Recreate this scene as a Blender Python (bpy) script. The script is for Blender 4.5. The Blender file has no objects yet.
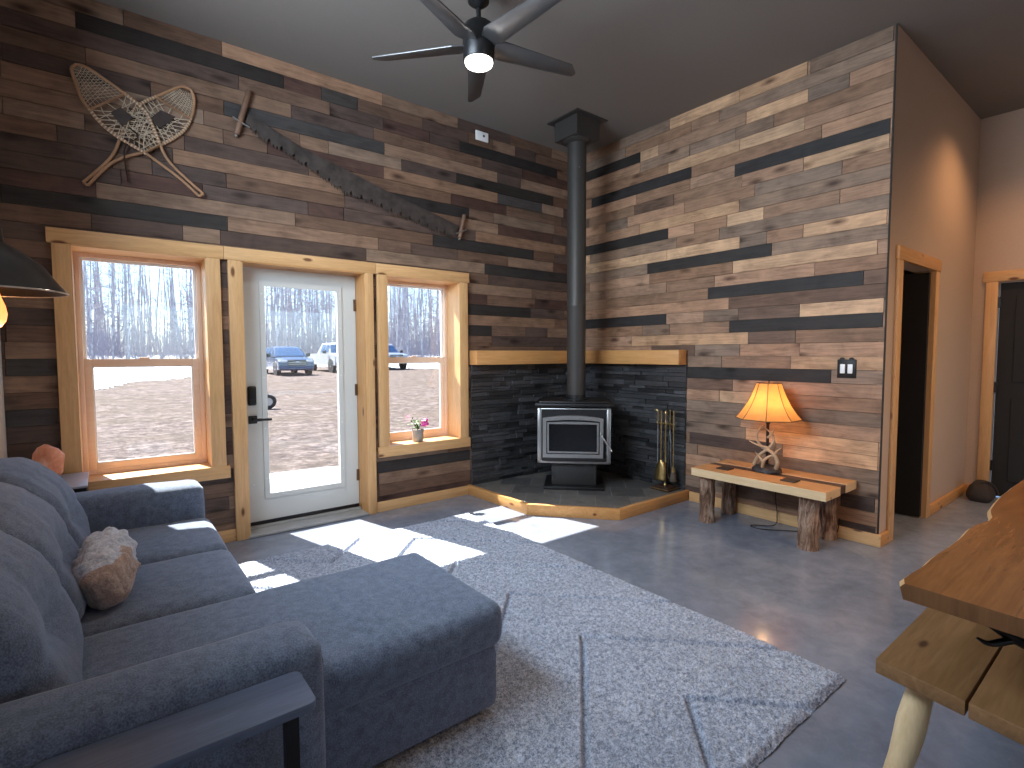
import bpy, bmesh, math, random
from mathutils import Vector, Matrix
from mathutils import noise as mn
random.seed(7)
PI = math.pi
COL = bpy.context.scene.collection
V = Vector

# ------------------------------------------------------------------ helpers
class MB:
    """collects shapes; build() links them as ONE mesh object"""
    def __init__(s):
        s.bm = bmesh.new(); s.mi = 0
        s.tone = s.bm.loops.layers.float_color.new('tone')
    def _merge(s, tmp, M=None, mi=None, tone=None):
        if M is not None: bmesh.ops.transform(tmp, matrix=M, verts=tmp.verts)
        n0 = len(s.bm.faces)
        me = bpy.data.meshes.new('tmp'); tmp.to_mesh(me); tmp.free()
        s.bm.from_mesh(me); bpy.data.meshes.remove(me)
        s.bm.faces.ensure_lookup_table()
        for f in s.bm.faces[n0:]:
            f.material_index = s.mi if mi is None else mi
            if tone is not None:
                for l in f.loops: l[s.tone] = tone
        return s
    def box(s, x0, x1, y0, y1, z0, z1, bev=0, seg=2, M=None, tone=None):
        t = bmesh.new(); bmesh.ops.create_cube(t, size=1)
        bmesh.ops.transform(t, matrix=Matrix.Translation(((x0+x1)/2, (y0+y1)/2, (z0+z1)/2)) @ Matrix.Diagonal((abs(x1-x0), abs(y1-y0), abs(z1-z0), 1)), verts=t.verts)
        if bev: bmesh.ops.bevel(t, geom=t.edges[:], offset=bev, segments=seg, affect='EDGES', profile=0.5)
        return s._merge(t, M, tone=tone)
    def prism(s, poly, z0, z1, M=None, bev=0, tone=None):
        t = bmesh.new()
        vs = [t.verts.new((p[0], p[1], z0)) for p in poly]
        f = t.faces.new(vs)
        r = bmesh.ops.extrude_face_region(t, geom=[f])
        bmesh.ops.translate(t, vec=(0, 0, z1-z0), verts=[v for v in r['geom'] if isinstance(v, bmesh.types.BMVert)])
        bmesh.ops.recalc_face_normals(t, faces=t.faces[:])
        if bev: bmesh.ops.bevel(t, geom=t.edges[:], offset=bev, segments=2, affect='EDGES', profile=0.5)
        return s._merge(t, M, tone=tone)
    def cyl(s, p0, p1, r0, r1=None, n=16, tone=None):
        return s.tube([p0, p1], [r0, r0 if r1 is None else r1], n, tone=tone)
    def tube(s, pts, r, n=8, closed=False, tone=None, flat=None, capends=True):
        pts = [V(p) for p in pts]; m = len(pts)
        rs = r if isinstance(r, (list, tuple)) else [r]*m
        t = bmesh.new(); rings = []
        up = None
        for i, p in enumerate(pts):
            a = pts[(i-1) % m] if (closed or i > 0) else p
            b = pts[(i+1) % m] if (closed or i < m-1) else p
            d = (b-a).normalized()
            if up is None:
                up = V((0, 0, 1)) if abs(d.z) < .9 else V((1, 0, 0))
            x = d.cross(up)
            if x.length < 1e-4: x = d.cross(V((.3, .7, .2)))
            x.normalize(); y = x.cross(d).normalized(); up = y
            fx, fy = flat if flat else (1, 1)
            rings.append([t.verts.new(p + (x*math.cos(2*PI*k/n)*fx + y*math.sin(2*PI*k/n)*fy)*rs[i]) for k in range(n)])
        for i in range(m if closed else m-1):
            A, B = rings[i], rings[(i+1) % m]
            for k in range(n): t.faces.new((A[k], A[(k+1) % n], B[(k+1) % n], B[k]))
        if not closed and capends:
            t.faces.new(rings[0][::-1]); t.faces.new(rings[-1])
        bmesh.ops.recalc_face_normals(t, faces=t.faces[:])
        return s._merge(t, tone=tone)
    def lathe(s, prof, c=(0, 0, 0), n=32, M=None, cap=True, tone=None, jit=None):
        t = bmesh.new(); rings = []
        for (r, z) in prof:
            rings.append([t.verts.new((c[0]+max(r, 1e-5)*math.cos(2*PI*k/n), c[1]+max(r, 1e-5)*math.sin(2*PI*k/n), c[2]+z)) for k in range(n)])
        for A, B in zip(rings, rings[1:]):
            for k in range(n): t.faces.new((A[k], A[(k+1) % n], B[(k+1) % n], B[k]))
        if cap:
            t.faces.new(rings[0][::-1]); t.faces.new(rings[-1])
        bmesh.ops.remove_doubles(t, verts=t.verts[:], dist=1e-4)
        bmesh.ops.recalc_face_normals(t, faces=t.faces[:])
        if jit:
            for v in t.verts: v.co += V((mn.noise(v.co*jit[1]), mn.noise(v.co*jit[1]+V((9, 1, 3))), mn.noise(v.co*jit[1]+V((3, 7, 1)))))*jit[0]
        return s._merge(t, M, tone=tone)
    def ball(s, c, r, seg=16, rings=10, jit=None, M=None, tone=None):
        t = bmesh.new(); bmesh.ops.create_uvsphere(t, u_segments=seg, v_segments=rings, radius=1)
        rr = r if isinstance(r, (tuple, list)) else (r, r, r)
        for v in t.verts:
            p = v.co.copy(); k = 1
            if jit: k += jit[0]*mn.noise(p*jit[1]+V(c)*3)
            v.co = V((p.x*rr[0]*k, p.y*rr[1]*k, p.z*rr[2]*k))
        if M is not None: bmesh.ops.transform(t, matrix=M, verts=t.verts)
        bmesh.ops.translate(t, vec=c, verts=t.verts)
        return s._merge(t, tone=tone)
    def faces(s, verts, faces, tone=None):
        t = bmesh.new(); vs = [t.verts.new(v) for v in verts]
        for f in faces: t.faces.new([vs[i] for i in f])
        bmesh.ops.recalc_face_normals(t, faces=t.faces[:])
        return s._merge(t, tone=tone)
    def soft(s, x0, x1, y0, y1, z0, z1, r, n=(12, 12, 6), bulge=(0, 0, 0), fn=None):
        """rounded upholstered box with bulged sides, optionally deformed by fn(p)"""
        t = bmesh.new(); c = V(((x0+x1)/2, (y0+y1)/2, (z0+z1)/2)); h = V(((x1-x0)/2, (y1-y0)/2, (z1-z0)/2))
        cache = {}
        def vert(q):
            key = tuple(round(a, 5) for a in q)
            if key in cache: return cache[key]
            p = V((q[0]*h.x, q[1]*h.y, q[2]*h.z))
            inn = V([max(-(h[i]-r), min(h[i]-r, p[i])) for i in range(3)])
            d = p-inn
            if d.length > 1e-9: p = inn + d.normalized()*r
            for i in range(3):
                j, k = (i+1) % 3, (i+2) % 3
                w = max(0, 1-q[j]**2)*max(0, 1-q[k]**2)
                if abs(q[i]) > .999: p[i] += math.copysign(bulge[i]*w, q[i])
            p += c
            if fn: p = fn(p, q)
            cache[key] = t.verts.new(p); return cache[key]
        def sp(m):   # denser sampling near the rounded edge
            return [math.sin((-1+2*i/m)*PI/2*.92)/math.sin(PI/2*.92) for i in range(m+1)]
        for ax in range(3):
            j, k = (ax+1) % 3, (ax+2) % 3
            aj, ak = sp(n[j]), sp(n[k])
            for sg in (-1, 1):
                for a in range(n[j]):
                    for b in range(n[k]):
                        qs = []
                        for (u, w) in ((a, b), (a+1, b), (a+1, b+1), (a, b+1)):
                            q = [0, 0, 0]; q[ax] = sg; q[j] = aj[u]; q[k] = ak[w]; qs.append(vert(q))
                        t.faces.new(qs if sg > 0 else qs[::-1])
        return s._merge(t)
    def build(s, name, mats, parent=None, off=(0, 0, 0), smooth=None, loc=None, kind=None, label=None):
        me = bpy.data.meshes.new(name)
        o0 = V(off)
        if o0.length: bmesh.ops.translate(s.bm, vec=-o0, verts=s.bm.verts)
        s.bm.to_mesh(me); s.bm.free()
        for m in (mats if isinstance(mats, (list, tuple)) else [mats]): me.materials.append(m)
        if smooth is not None:
            for p in me.polygons: p.use_smooth = True
            if smooth < 179: me.set_sharp_from_angle(angle=math.radians(smooth))
        o = bpy.data.objects.new(name, me); COL.objects.link(o)
        if parent: o.parent = parent
        if loc is not None: o.location = loc
        elif not parent and o0.length: o.location = o0
        if kind: o['kind'] = kind
        if label: o['label'] = label
        return o

def tag(o, label, cat, group=None, kind=None):
    o['label'] = label; o['category'] = cat
    if group: o['group'] = group
    if kind: o['kind'] = kind
    return o
def thing(name, label, cat, loc=(0, 0, 0), rotz=0, group=None):
    o = bpy.data.objects.new(name, None); COL.objects.link(o)
    o.empty_display_size = .1
    o.location = loc; o.rotation_euler = (0, 0, rotz)
    return tag(o, label, cat, group)
def struct(name, mb, mats, parent=None, smooth=None, off=(0, 0, 0)):
    return mb.build(name, mats, parent, off=off, smooth=smooth, kind='structure')
def structroot(name, loc=(0, 0, 0)):
    o = bpy.data.objects.new(name, None); COL.objects.link(o); o.location = loc; o['kind'] = 'structure'; return o
def arc(fn, n): return [fn(i/(n-1)) for i in range(n)]
def smoothstep(a, b, x):
    t = max(0, min(1, (x-a)/(b-a))); return t*t*(3-2*t)
def interp(tab, x):
    if x <= tab[0][0]: return tab[0][1]
    for (a, fa), (b, fb) in zip(tab, tab[1:]):
        if x <= b: return fa+(fb-fa)*(x-a)/(b-a)
    return tab[-1][1]
def spline(pts, k=6):
    """Catmull-Rom through pts"""
    P = [V(p) for p in pts]; out = []
    for i in range(len(P)-1):
        a = P[i-1] if i else P[i]*2-P[i+1]; b, c = P[i], P[i+1]; d = P[i+2] if i+2 < len(P) else P[i+1]*2-P[i]
        for j in range(k):
            t = j/k
            out.append(.5*((2*b)+(c-a)*t+(2*a-5*b+4*c-d)*t*t+(3*b-a-3*c+d)*t**3))
    out.append(P[-1]); return out

# ------------------------------------------------------------------ materials
class NT:
    def __init__(s, name):
        s.m = bpy.data.materials.new(name); s.m.use_nodes = True
        s.n = s.m.node_tree.nodes; s.l = s.m.node_tree.links
        s.b = s.n['Principled BSDF']; s.out = s.n['Material Output']
    def new(s, t, **kw):
        n = s.n.new(t)
        for k, v in kw.items():
            if k in n.inputs: n.inputs[k].default_value = v
            else: setattr(n, k, v)
        return n
    def link(s, a, b): s.l.new(a, b)
    def coord(s, scale=(1, 1, 1), loc=(0, 0, 0), rot=(0, 0, 0), kind='Object'):
        tc = s.new('ShaderNodeTexCoord'); mp = s.new('ShaderNodeMapping')
        mp.inputs['Scale'].default_value = scale; mp.inputs['Location'].default_value = loc; mp.inputs['Rotation'].default_value = rot
        s.link(tc.outputs[kind], mp.inputs['Vector']); return mp.outputs['Vector']
    def noise(s, vec, scale=5, detail=5, rough=.55, dist=0):
        n = s.new('ShaderNodeTexNoise'); n.inputs['Scale'].default_value = scale; n.inputs['Detail'].default_value = detail
        n.inputs['Roughness'].default_value = rough; n.inputs['Distortion'].default_value = dist
        s.link(vec, n.inputs['Vector']); return n.outputs['Fac']
    def ramp(s, fac, stops):
        r = s.new('ShaderNodeValToRGB'); e = r.color_ramp.elements
        while len(e) < len(stops): e.new(.5)
        for el, (p, c) in zip(e, stops): el.position = p; el.color = (*c, 1) if len(c) == 3 else c
        s.link(fac, r.inputs['Fac']); return r.outputs['Color']
    def mix(s, fac, a, b, mode='MIX'):
        m = s.new('ShaderNodeMix', data_type='RGBA', blend_type=mode)
        for val, sock in ((fac, m.inputs[0]), (a, m.inputs[6]), (b, m.inputs[7])):
            if hasattr(val, 'default_value') or hasattr(val, 'is_linked'): s.link(val, sock)
            else: sock.default_value = val if not isinstance(val, tuple) or len(val) == 4 else (*val, 1)
        return m.outputs[2]
    def math(s, op, a, b=None):
        m = s.new('ShaderNodeMath', operation=op)
        for val, sock in ((a, m.inputs[0]), (b, m.inputs[1])):
            if val is None: continue
            if hasattr(val, 'is_linked'): s.link(val, sock)
            else: sock.default_value = val
        return m.outputs[0]
    def bump(s, h, strength=.3, dist=.01):
        b = s.new('ShaderNodeBump'); b.inputs['Strength'].default_value = strength; b.inputs['Distance'].default_value = dist
        s.link(h, b.inputs['Height']); s.link(b.outputs['Normal'], s.b.inputs['Normal'])
    def color(s, c):
        if hasattr(c, 'is_linked'): s.link(c, s.b.inputs['Base Color'])
        else: s.b.inputs['Base Color'].default_value = (*c, 1)
    def set(s, rough=None, metal=None, spec=None, **kw):
        if rough is not None:
            if hasattr(rough, 'is_linked'): s.link(rough, s.b.inputs['Roughness'])
            else: s.b.inputs['Roughness'].default_value = rough
        if metal is not None: s.b.inputs['Metallic'].default_value = metal
        if spec is not None: s.b.inputs['Specular IOR Level'].default_value = spec
        for k, v in kw.items(): s.b.inputs[k].default_value = v
        return s

def plain(name, c, rough=.5, metal=0, spec=.5, var=.12, scale=20, bump=0, detail=4, **kw):
    t = NT(name); vec = t.coord()
    f = t.noise(vec, scale, detail)
    t.color(t.ramp(f, [(.3, tuple(x*(1-var) for x in c)), (.7, tuple(min(1, x*(1+var)) for x in c))]))
    t.set(rough, metal, spec, **kw)
    if bump: t.bump(f, bump, .004)
    return t.m
def wood(name, c1, c2, axis='X', s=1.0, rough=.5, knot=.0, knotcol=(.10, .045, .02), spec=.4, bump=.12):
    t = NT(name); st = {'X': (1.1, 14, 14), 'Y': (14, 1.1, 14), 'Z': (14, 14, 1.1)}[axis]
    vec = t.coord(tuple(v*s for v in st))
    f = t.noise(vec, 2.2, 7, .6, 1.2)
    f2 = t.noise(t.coord(tuple(v*s*3 for v in st)), 4, 4, .6)
    ff = t.mix(.3, f, f2)
    col = t.ramp(ff, [(.32, c1), (.68, c2)])
    if knot:
        kv = {'X': (2.2, 6, 6), 'Y': (6, 2.2, 6), 'Z': (6, 6, 2.2)}[axis]
        vo = t.new('ShaderNodeTexVoronoi'); vo.inputs['Scale'].default_value = 1.25
        t.link(t.coord(tuple(v*s for v in kv)), vo.inputs['Vector'])
        k = t.ramp(vo.outputs['Distance'], [(knot*.5, (1, 1, 1)), (knot, (0, 0, 0))])
        col = t.mix(k, col, knotcol)
    t.color(col); t.set(rough, 0, spec)
    t.bump(ff, bump, .003)
    return t.m
def emit(name, c, strength):
    t = NT(name); t.color((.8, .8, .8)); t.b.inputs['Emission Color'].default_value = (*c, 1); t.b.inputs['Emission Strength'].default_value = strength
    return t.m
def glass(name, tint=(1, 1, 1), refl=1.0):
    t = NT(name); t.n.remove(t.b)
    tr = t.new('ShaderNodeBsdfTransparent'); tr.inputs['Color'].default_value = (*tint, 1)
    gl = t.new('ShaderNodeBsdfGlossy'); gl.inputs['Roughness'].default_value = .02
    fr = t.new('ShaderNodeLayerWeight'); fr.inputs['Blend'].default_value = .5
    fac = t.math('ADD', t.math('MULTIPLY', t.math('POWER', fr.outputs['Facing'], 5.0), .6*refl), .05*refl)
    mx = t.new('ShaderNodeMixShader')
    t.link(fac, mx.inputs[0]); t.link(tr.outputs[0], mx.inputs[1]); t.link(gl.outputs[0], mx.inputs[2])
    t.link(mx.outputs[0], t.out.inputs['Surface']); return t.m
def plankmat(name, axis):
    """reclaimed boards: the colour of each board comes from its own 'tone', grain and knots on top"""
    t = NT(name)
    at = t.new('ShaderNodeAttribute'); at.attribute_name = 'tone'
    tc = t.new('ShaderNodeTexCoord')
    off = t.new('ShaderNodeVectorMath', operation='SCALE'); off.inputs[0].default_value = (37, 37, 37)
    t.link(at.outputs['Alpha'], off.inputs['Scale'])
    ad = t.new('ShaderNodeVectorMath', operation='ADD'); t.link(tc.outputs['Object'], ad.inputs[0]); t.link(off.outputs[0], ad.inputs[1])
    def mp(scale):
        m = t.new('ShaderNodeMapping'); m.inputs['Scale'].default_value = scale; t.link(ad.outputs[0], m.inputs['Vector']); return m.outputs['Vector']
    st = (1.6, 22, 22) if axis == 'X' else (22, 1.6, 22)
    f = t.noise(mp(st), 1.6, 8, .65, 1.5)
    f2 = t.noise(mp((5, 5, 7)), 1.0, 5, .6, .6)
    g = t.mix(.45, f, f2)
    mul = t.ramp(g, [(.30, (.40, .37, .35)), (.52, (1, 1, 1)), (.72, (1.5, 1.46, 1.40))])
    col = t.mix(1.0, at.outputs['Color'], mul, 'MULTIPLY')
    kv = (2.6, 7, 7) if axis == 'X' else (7, 2.6, 7)
    vo = t.new('ShaderNodeTexVoronoi'); vo.inputs['Scale'].default_value = 1.0; t.link(mp(kv), vo.inputs['Vector'])
    k = t.ramp(vo.outputs['Distance'], [(.05, (.95, .95, .95)), (.23, (0, 0, 0))])
    col = t.mix(k, col, t.mix(1.0, col, (.22, .17, .15), 'MULTIPLY'))
    # saw marks
    wv = t.noise(mp((60, 3, 3) if axis == 'X' else (3, 60, 3)), 1.5, 2, .5)
    t.color(col); t.set(.62, 0, .3)
    t.bump(t.mix(.25, g, wv), .35, .004)
    return t.m
PL_RIGHT=[(2, -0.86, -0.11, 'K'), (5, -1.44, -0.2, 'K'), (6, -2.98, -1.86, 'K'), (10, -1.2, -0.1, 'K'), (13, -2.19, -0.96, 'K'), (16, -2.85, -1.63, 'K'), (18, -1.19, -0.1, 'K'), (19, -2.98, -1.84, 'K'), (23, -2.66, -1.42, 'K'), (12, -1.19, -0.1, 'H'), (12, -1.92, -1.19, 'H'), (14, -2.93, -1.86, 'H'), (9, -2.1, -0.86, 'H'), (4, -1.9, -1.19, 'H'), (4, -2.42, -1.9, 'H'), (0, -1.89, -1.2, 'H'), (0, -2.43, -1.89, 'H'), (7, -2.98, -2.42, 'H'), (12, -2.98, -2.43, 'H'), (18, -2.98, -2.42, 'H'), (17, -1.83, -0.11, 'T'), (20, -2.01, -0.77, 'H'), (21, -2.43, -1.94, 'T'), (15, -1.19, -0.11, 'T'), (25, -2.3, -1.76, 'H'), (28, -2.98, -2.01, 'H'), (29, -2.98, -2.32, 'H'), (3, -1.86, -1.42, 'G'), (3, -1.85, -0.86, 'G'), (0, -2.98, -2.45, 'G'), (9, -2.99, -1.91, 'G'), (9, -2.98, -2.12, 'G'), (6, -1.86, -1.43, 'T'), (28, -1.77, -1.43, 'D'), (29, -2.22, -1.47, 'D'), (32, -2.97, -2.75, 'D'), (34, -2.98, -2.74, 'D'), (34, -1.59, -1.44, 'D'), (28, -2.98, -2.73, 'G'), (27, -1.96, -1.43, 'G'), (28, -2.0, -1.43, 'G'), (31, -1.78, -1.43, 'T')]
PL_FRONT=[(1, -4.36, -3.15, 'K'), (12, -4.74, -3.56, 'K'), (4, -3.56, -2.34, 'C'), (8, -2.26, -1.48, 'K'), (2, -1.58, -0.33, 'K'), (5, -1.62, -0.39, 'K'), (11, -1.88, -0.67, 'K'), (13, -1.3, -0.18, 'K'), (17, -1.5, -0.71, 'K'), (19, -1.5, -1.22, 'K'), (20, -1.22, -0.18, 'D'), (13, -3.61, -2.52, 'D'), (31, -2.45, -1.49, 'K'), (0, -3.56, -2.35, 'T'), (3, -4.32, -3.1, 'U'), (11, -4.3, -3.09, 'U'), (8, -3.88, -2.7, 'U'), (4, -2.35, -1.14, 'U'), (6, -2.35, -1.14, 'U'), (13, -2.51, -1.3, 'G'), (6, -3.83, -3.57, 'U'), (5, -3.04, -2.82, 'U'), (15, -1.5, -0.69, 'U'), (18, -1.5, -0.36, 'U'), (10, -1.41, -0.21, 'U'), (9, -1.55, -1.13, 'U'), (32, -2.44, -1.49, 'U'), (33, -2.44, -1.49, 'B'), (4, -4.7, -3.99, 'D'), (9, -4.73, -4.21, 'D'), (7, -3.81, -2.98, 'D'), (9, -4.0, -3.56, 'D'), (10, -3.71, -2.99, 'D'), (2, -2.35, -1.9, 'R'), (7, -4.71, -4.34, 'G'), (5, -4.71, -4.35, 'U'), (22, -4.76, -4.53, 'C'), (21, -4.76, -4.52, 'U'), (19, -4.75, -4.51, 'D'), (20, -4.75, -4.52, 'B'), (18, -4.75, -4.51, 'U'), (23, -4.77, -4.53, 'U'), (24, -4.77, -4.53, 'B'), (25, -4.78, -4.54, 'C'), (26, -4.78, -4.53, 'D'), (27, -4.78, -4.54, 'D')]
SA_L=[(-4.374, 3.141), (-4.388, 3.125), (-4.389, 3.099), (-4.373, 3.036), (-4.347, 2.95), (-4.305, 2.887), (-4.256, 2.824), (-4.175, 2.762), (-4.046, 2.7), (-3.935, 2.631), (-3.831, 2.556), (-3.738, 2.471)]
SA_R=[(-4.366, 3.148), (-4.352, 3.152), (-4.33, 3.151), (-4.285, 3.134), (-4.235, 3.106), (-4.174, 3.071), (-4.112, 3.032), (-4.058, 2.995), (-4.016, 2.947), (-3.99, 2.881), (-3.964, 2.807), (-3.932, 2.713), (-3.882, 2.642), (-3.795, 2.563), (-3.714, 2.494)]
SB_L=[(-3.815, 3.196), (-3.845, 3.176), (-3.941, 3.1), (-4.034, 3.027), (-4.098, 2.943), (-4.139, 2.854), (-4.164, 2.769), (-4.199, 2.67), (-4.255, 2.58), (-4.36, 2.452)]
SB_R=[(-3.76, 3.188), (-3.744, 3.124), (-3.76, 3.022), (-3.806, 2.913), (-3.88, 2.832), (-3.964, 2.764), (-4.046, 2.705), (-4.135, 2.658), (-4.212, 2.602), (-4.278, 2.523), (-4.34, 2.434)]
SAW_U=[(-3.407, 3.122), (-3.249, 3.064), (-3.027, 2.972), (-2.785, 2.901), (-2.699, 2.88), (-2.373, 2.785), (-2.106, 2.712), (-1.892, 2.659), (-1.615, 2.583)]
SAW_L=[(-3.429, 3.06), (-3.342, 2.989), (-3.219, 2.947), (-3.052, 2.874), (-2.911, 2.805), (-2.709, 2.703), (-2.452, 2.663), (-2.337, 2.623), (-2.079, 2.572), (-1.907, 2.528), (-1.664, 2.484)]
SAW_H=[(-3.396, 3.292), (-3.49, 2.954), (-1.556, 2.697), (-1.611, 2.471)]
# ------------------------------------------------------------------ camera
cam = bpy.data.cameras.new('camera'); cam.sensor_width = 36; cam.lens = 522.645/1024*36; cam.clip_end = 500
co = bpy.data.objects.new('camera', cam); COL.objects.link(co); bpy.context.scene.camera = co
r_, u_, f_ = V((0.78852655, -0.61499442, -0.00278233)), V((0.03704212, 0.04297737, 0.99838912)), V((0.61388416, 0.78735939, -0.0566695))
co.matrix_world = Matrix(((r_.x, u_.x, -f_.x, -4.29947), (r_.y, u_.y, -f_.y, -4.27888), (r_.z, u_.z, -f_.z, 1.37467), (0, 0, 0, 1)))

# ------------------------------------------------------------------ dimensions
H = 3.592                # ceiling
XL, XB, YH, YR = -4.775, 2.363, -3.0, -9.0     # left wall, far hall wall, hall wall plane, rear wall
WT = .26                 # window wall depth
OPEN = [('w', -4.44, -3.71, .571, 2.06), ('d', -3.487, -2.555, 0, 2.06), ('w', -2.354, -1.612, .571, 2.06)]
PITCH, PT = .1017, 3.592

m_pine = {a: wood('pine_'+a, (.56, .31, .13), (.74, .45, .21), a, 1.0, .45, .13, (.16, .06, .02)) for a in 'XYZ'}
m_cedar = {a: wood('pine_amber_'+a, (.50, .235, .075), (.66, .35, .13), a, 1.0, .42, .14, (.17, .05, .02)) for a in 'XYZ'}
m_sash = {a: wood('sash_wood_'+a, (.78, .55, .39), (.84, .64, .49), a, 1.2, .45, 0) for a in 'XYZ'}
m_white = plain('white_paint', (.78, .78, .76), .4, var=.02)
m_bright = plain('white_vinyl', (.85, .85, .84), .35, var=.02)
m_door = plain('door_paint', (.62, .635, .61), .42, var=.03, scale=3)
m_black = plain('black_metal', (.012, .012, .013), .38, .3, var=.2)
m_iron = plain('dark_iron', (.022, .020, .019), .5, .6, var=.3, scale=40, bump=.15)
m_steel = plain('brushed_steel', (.42, .42, .41), .32, .9, var=.1, scale=30)
m_drywall = plain('tan_drywall', (.50, .385, .30), .85, spec=.2, var=.03, scale=60, bump=.08)
m_lwall = plain('pale_drywall', (.72, .68, .64), .85, spec=.2, var=.03, scale=60, bump=.08)
m_ceil = plain('grey_ceiling', (.20, .180, .163), .8, spec=.25, var=.03, scale=80, bump=.05)
m_ceild = m_ceil
m_glass = glass('window_glass')
m_plX, m_plY = plankmat('reclaimed_boards_X', 'X'), plankmat('reclaimed_boards_Y', 'Y')
m_stud = plain('dark_backing', (.03, .025, .02), .9)

# concrete floor
def concrete():
    t = NT('polished_concrete'); vec = t.coord()
    a = t.noise(vec, 1.3, 8, .62, .6); b = t.noise(vec, 9, 6, .65, .4); c = t.noise(vec, 60, 3)
    f = t.mix(.45, a, b)
    col = t.ramp(f, [(.30, (.135, .158, .205)), (.5, (.205, .232, .29)), (.72, (.30, .33, .39))])
    col = t.mix(t.ramp(c, [(.55, (0, 0, 0)), (.8, (.35, .35, .35))]), col, (.30, .30, .31))
    t.color(col)
    t.set(t.math('ADD', t.math('MULTIPLY', b, .22), .05), 0, .6)
    t.bump(f, .05, .004); return t.m
m_conc = concrete()

# ------------------------------------------------------------------ shell
mb = MB(); mb.box(XL-.2, XB+.3, YR-.2, WT, -.15, 0); struct('floor', mb, m_conc)
mb = MB(); mb.box(XL-.2, XB+.3, YR-.2, WT, H, H+.15); struct('ceiling', mb, m_ceil)

TONES = {'U': (.235, .143, .094), 'K': (.031, .026, .024), 'C': (.060, .053, .050), 'D': (.088, .058, .047), 'R': (.085, .046, .036), 'B': (.145, .086, .058),  # U: lighter boards toned down, window-wall shade put into their colour
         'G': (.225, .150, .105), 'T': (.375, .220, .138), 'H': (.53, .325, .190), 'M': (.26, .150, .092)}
def plank_wall(name, specs, a0, a1, fixed_axis, parent, mat, weights, openings, seed, zmin=0.0):
    rnd = random.Random(seed); mb = MB(); rows = int((PT-zmin)/PITCH)+1
    for row in range(rows):
        zt = PT-row*PITCH; zb = max(zt-PITCH, zmin)
        if zt-zb < .01: continue
        sp = sorted([s for s in specs if s[0] == row], key=lambda s: s[1])
        segs = []; x = a0
        clean = []
        for s in sp:
            lo, hi = max(s[1], a0), min(s[2], a1)
            if clean and lo < clean[-1][1]: lo = clean[-1][1]
            if hi-lo > .05: clean.append((lo, hi, s[3]))
        def fill(lo, hi, prev, nxt):
            q = lo
            while q < hi-.01:
                L = rnd.choice((.3, .46, .61, .61, .8, 1.21, 1.21))*rnd.uniform(.9, 1.1)
                e = min(q+L, hi)
                if hi-e < .16: e = hi
                for _ in range(6):
                    tn = rnd.choices(*zip(*weights))[0]
                    if tn != prev: break
                segs.append((q, e, tn)); prev = tn; q = e
        for s in clean:
            if s[0]-x > .012: fill(x, s[0], segs[-1][2] if segs else '', s[2])
            segs.append((s[0] if s[0]-x > .012 else x, s[1], s[2])); x = s[1]
        if a1-x > .012: fill(x, a1, segs[-1][2] if segs else '', '')
        for (lo, hi, tn) in segs:
            c = TONES[tn]; k = rnd.uniform(.86, 1.15); w = rnd.uniform(-.04, .04)
            tone = (c[0]*k*(1+w), c[1]*k, c[2]*k*(1-w), rnd.random())
            dep = .019+rnd.uniform(-.0022, .0022)
            rects = [(lo, hi, zb, zt)]
            for (_, ox0, ox1, oz0, oz1) in openings:
                nr = []
                for (p, q, b, t) in rects:
                    if q <= ox0 or p >= ox1 or t <= oz0 or b >= oz1: nr.append((p, q, b, t)); continue
                    if p < ox0: nr.append((p, ox0, b, t))
                    if q > ox1: nr.append((ox1, q, b, t))
                    if b < oz0: nr.append((max(p, ox0), min(q, ox1), b, oz0))
                    if t > oz1: nr.append((max(p, ox0), min(q, ox1), oz1, t))
                rects = nr
            for (p, q, b, t) in rects:
                g = .0018
                if fixed_axis == 'y': mb.box(p+g, q-g, .02-dep-.001, .021, b+g*.8, t-g*.8, tone=tone)
                else: mb.box(.02-dep-.001, .021, p+g, q-g, b+g*.8, t-g*.8, tone=tone)
    return struct(name, mb, mat, parent)

# window wall (wall_front) built round its three openings
mb = MB()
y0, y1 = .02, WT
xs = [XL-.2, -4.44, -3.71, -3.487, -2.555, -2.354, -1.612, XB+.3]
for i in range(0, 8, 2): mb.box(xs[i], xs[i+1], y0, y1, 0, H)
for k, a, b, z0, z1 in OPEN:
    mb.box(a, b, y0, y1, z1, H)
    if z0: mb.box(a, b, y0, y1, 0, z0)
wf = struct('wall_front', mb, m_stud)
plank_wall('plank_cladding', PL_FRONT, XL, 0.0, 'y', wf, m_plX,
           [('D', 6), ('B', 8), ('U', 2.5), ('G', 1), ('R', 2.2), ('C', .5)], OPEN + [('s', -1.475, .1, -.1, 1.268)], 11)  # darker board mix here: the wall's dimness is put into the colours
# stove wall
mb = MB(); mb.box(.02, .14, -2.95, .02, 0, H)
wr = struct('wall_right', mb, m_stud)
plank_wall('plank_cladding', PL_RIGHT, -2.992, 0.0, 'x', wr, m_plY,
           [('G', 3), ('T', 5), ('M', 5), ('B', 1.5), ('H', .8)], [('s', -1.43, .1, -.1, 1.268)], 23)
mb = MB(); mb.box(-.003, .004, -3.0015, -2.991, .09, H); struct('corner_bead', mb, m_stud, wr)

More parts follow.
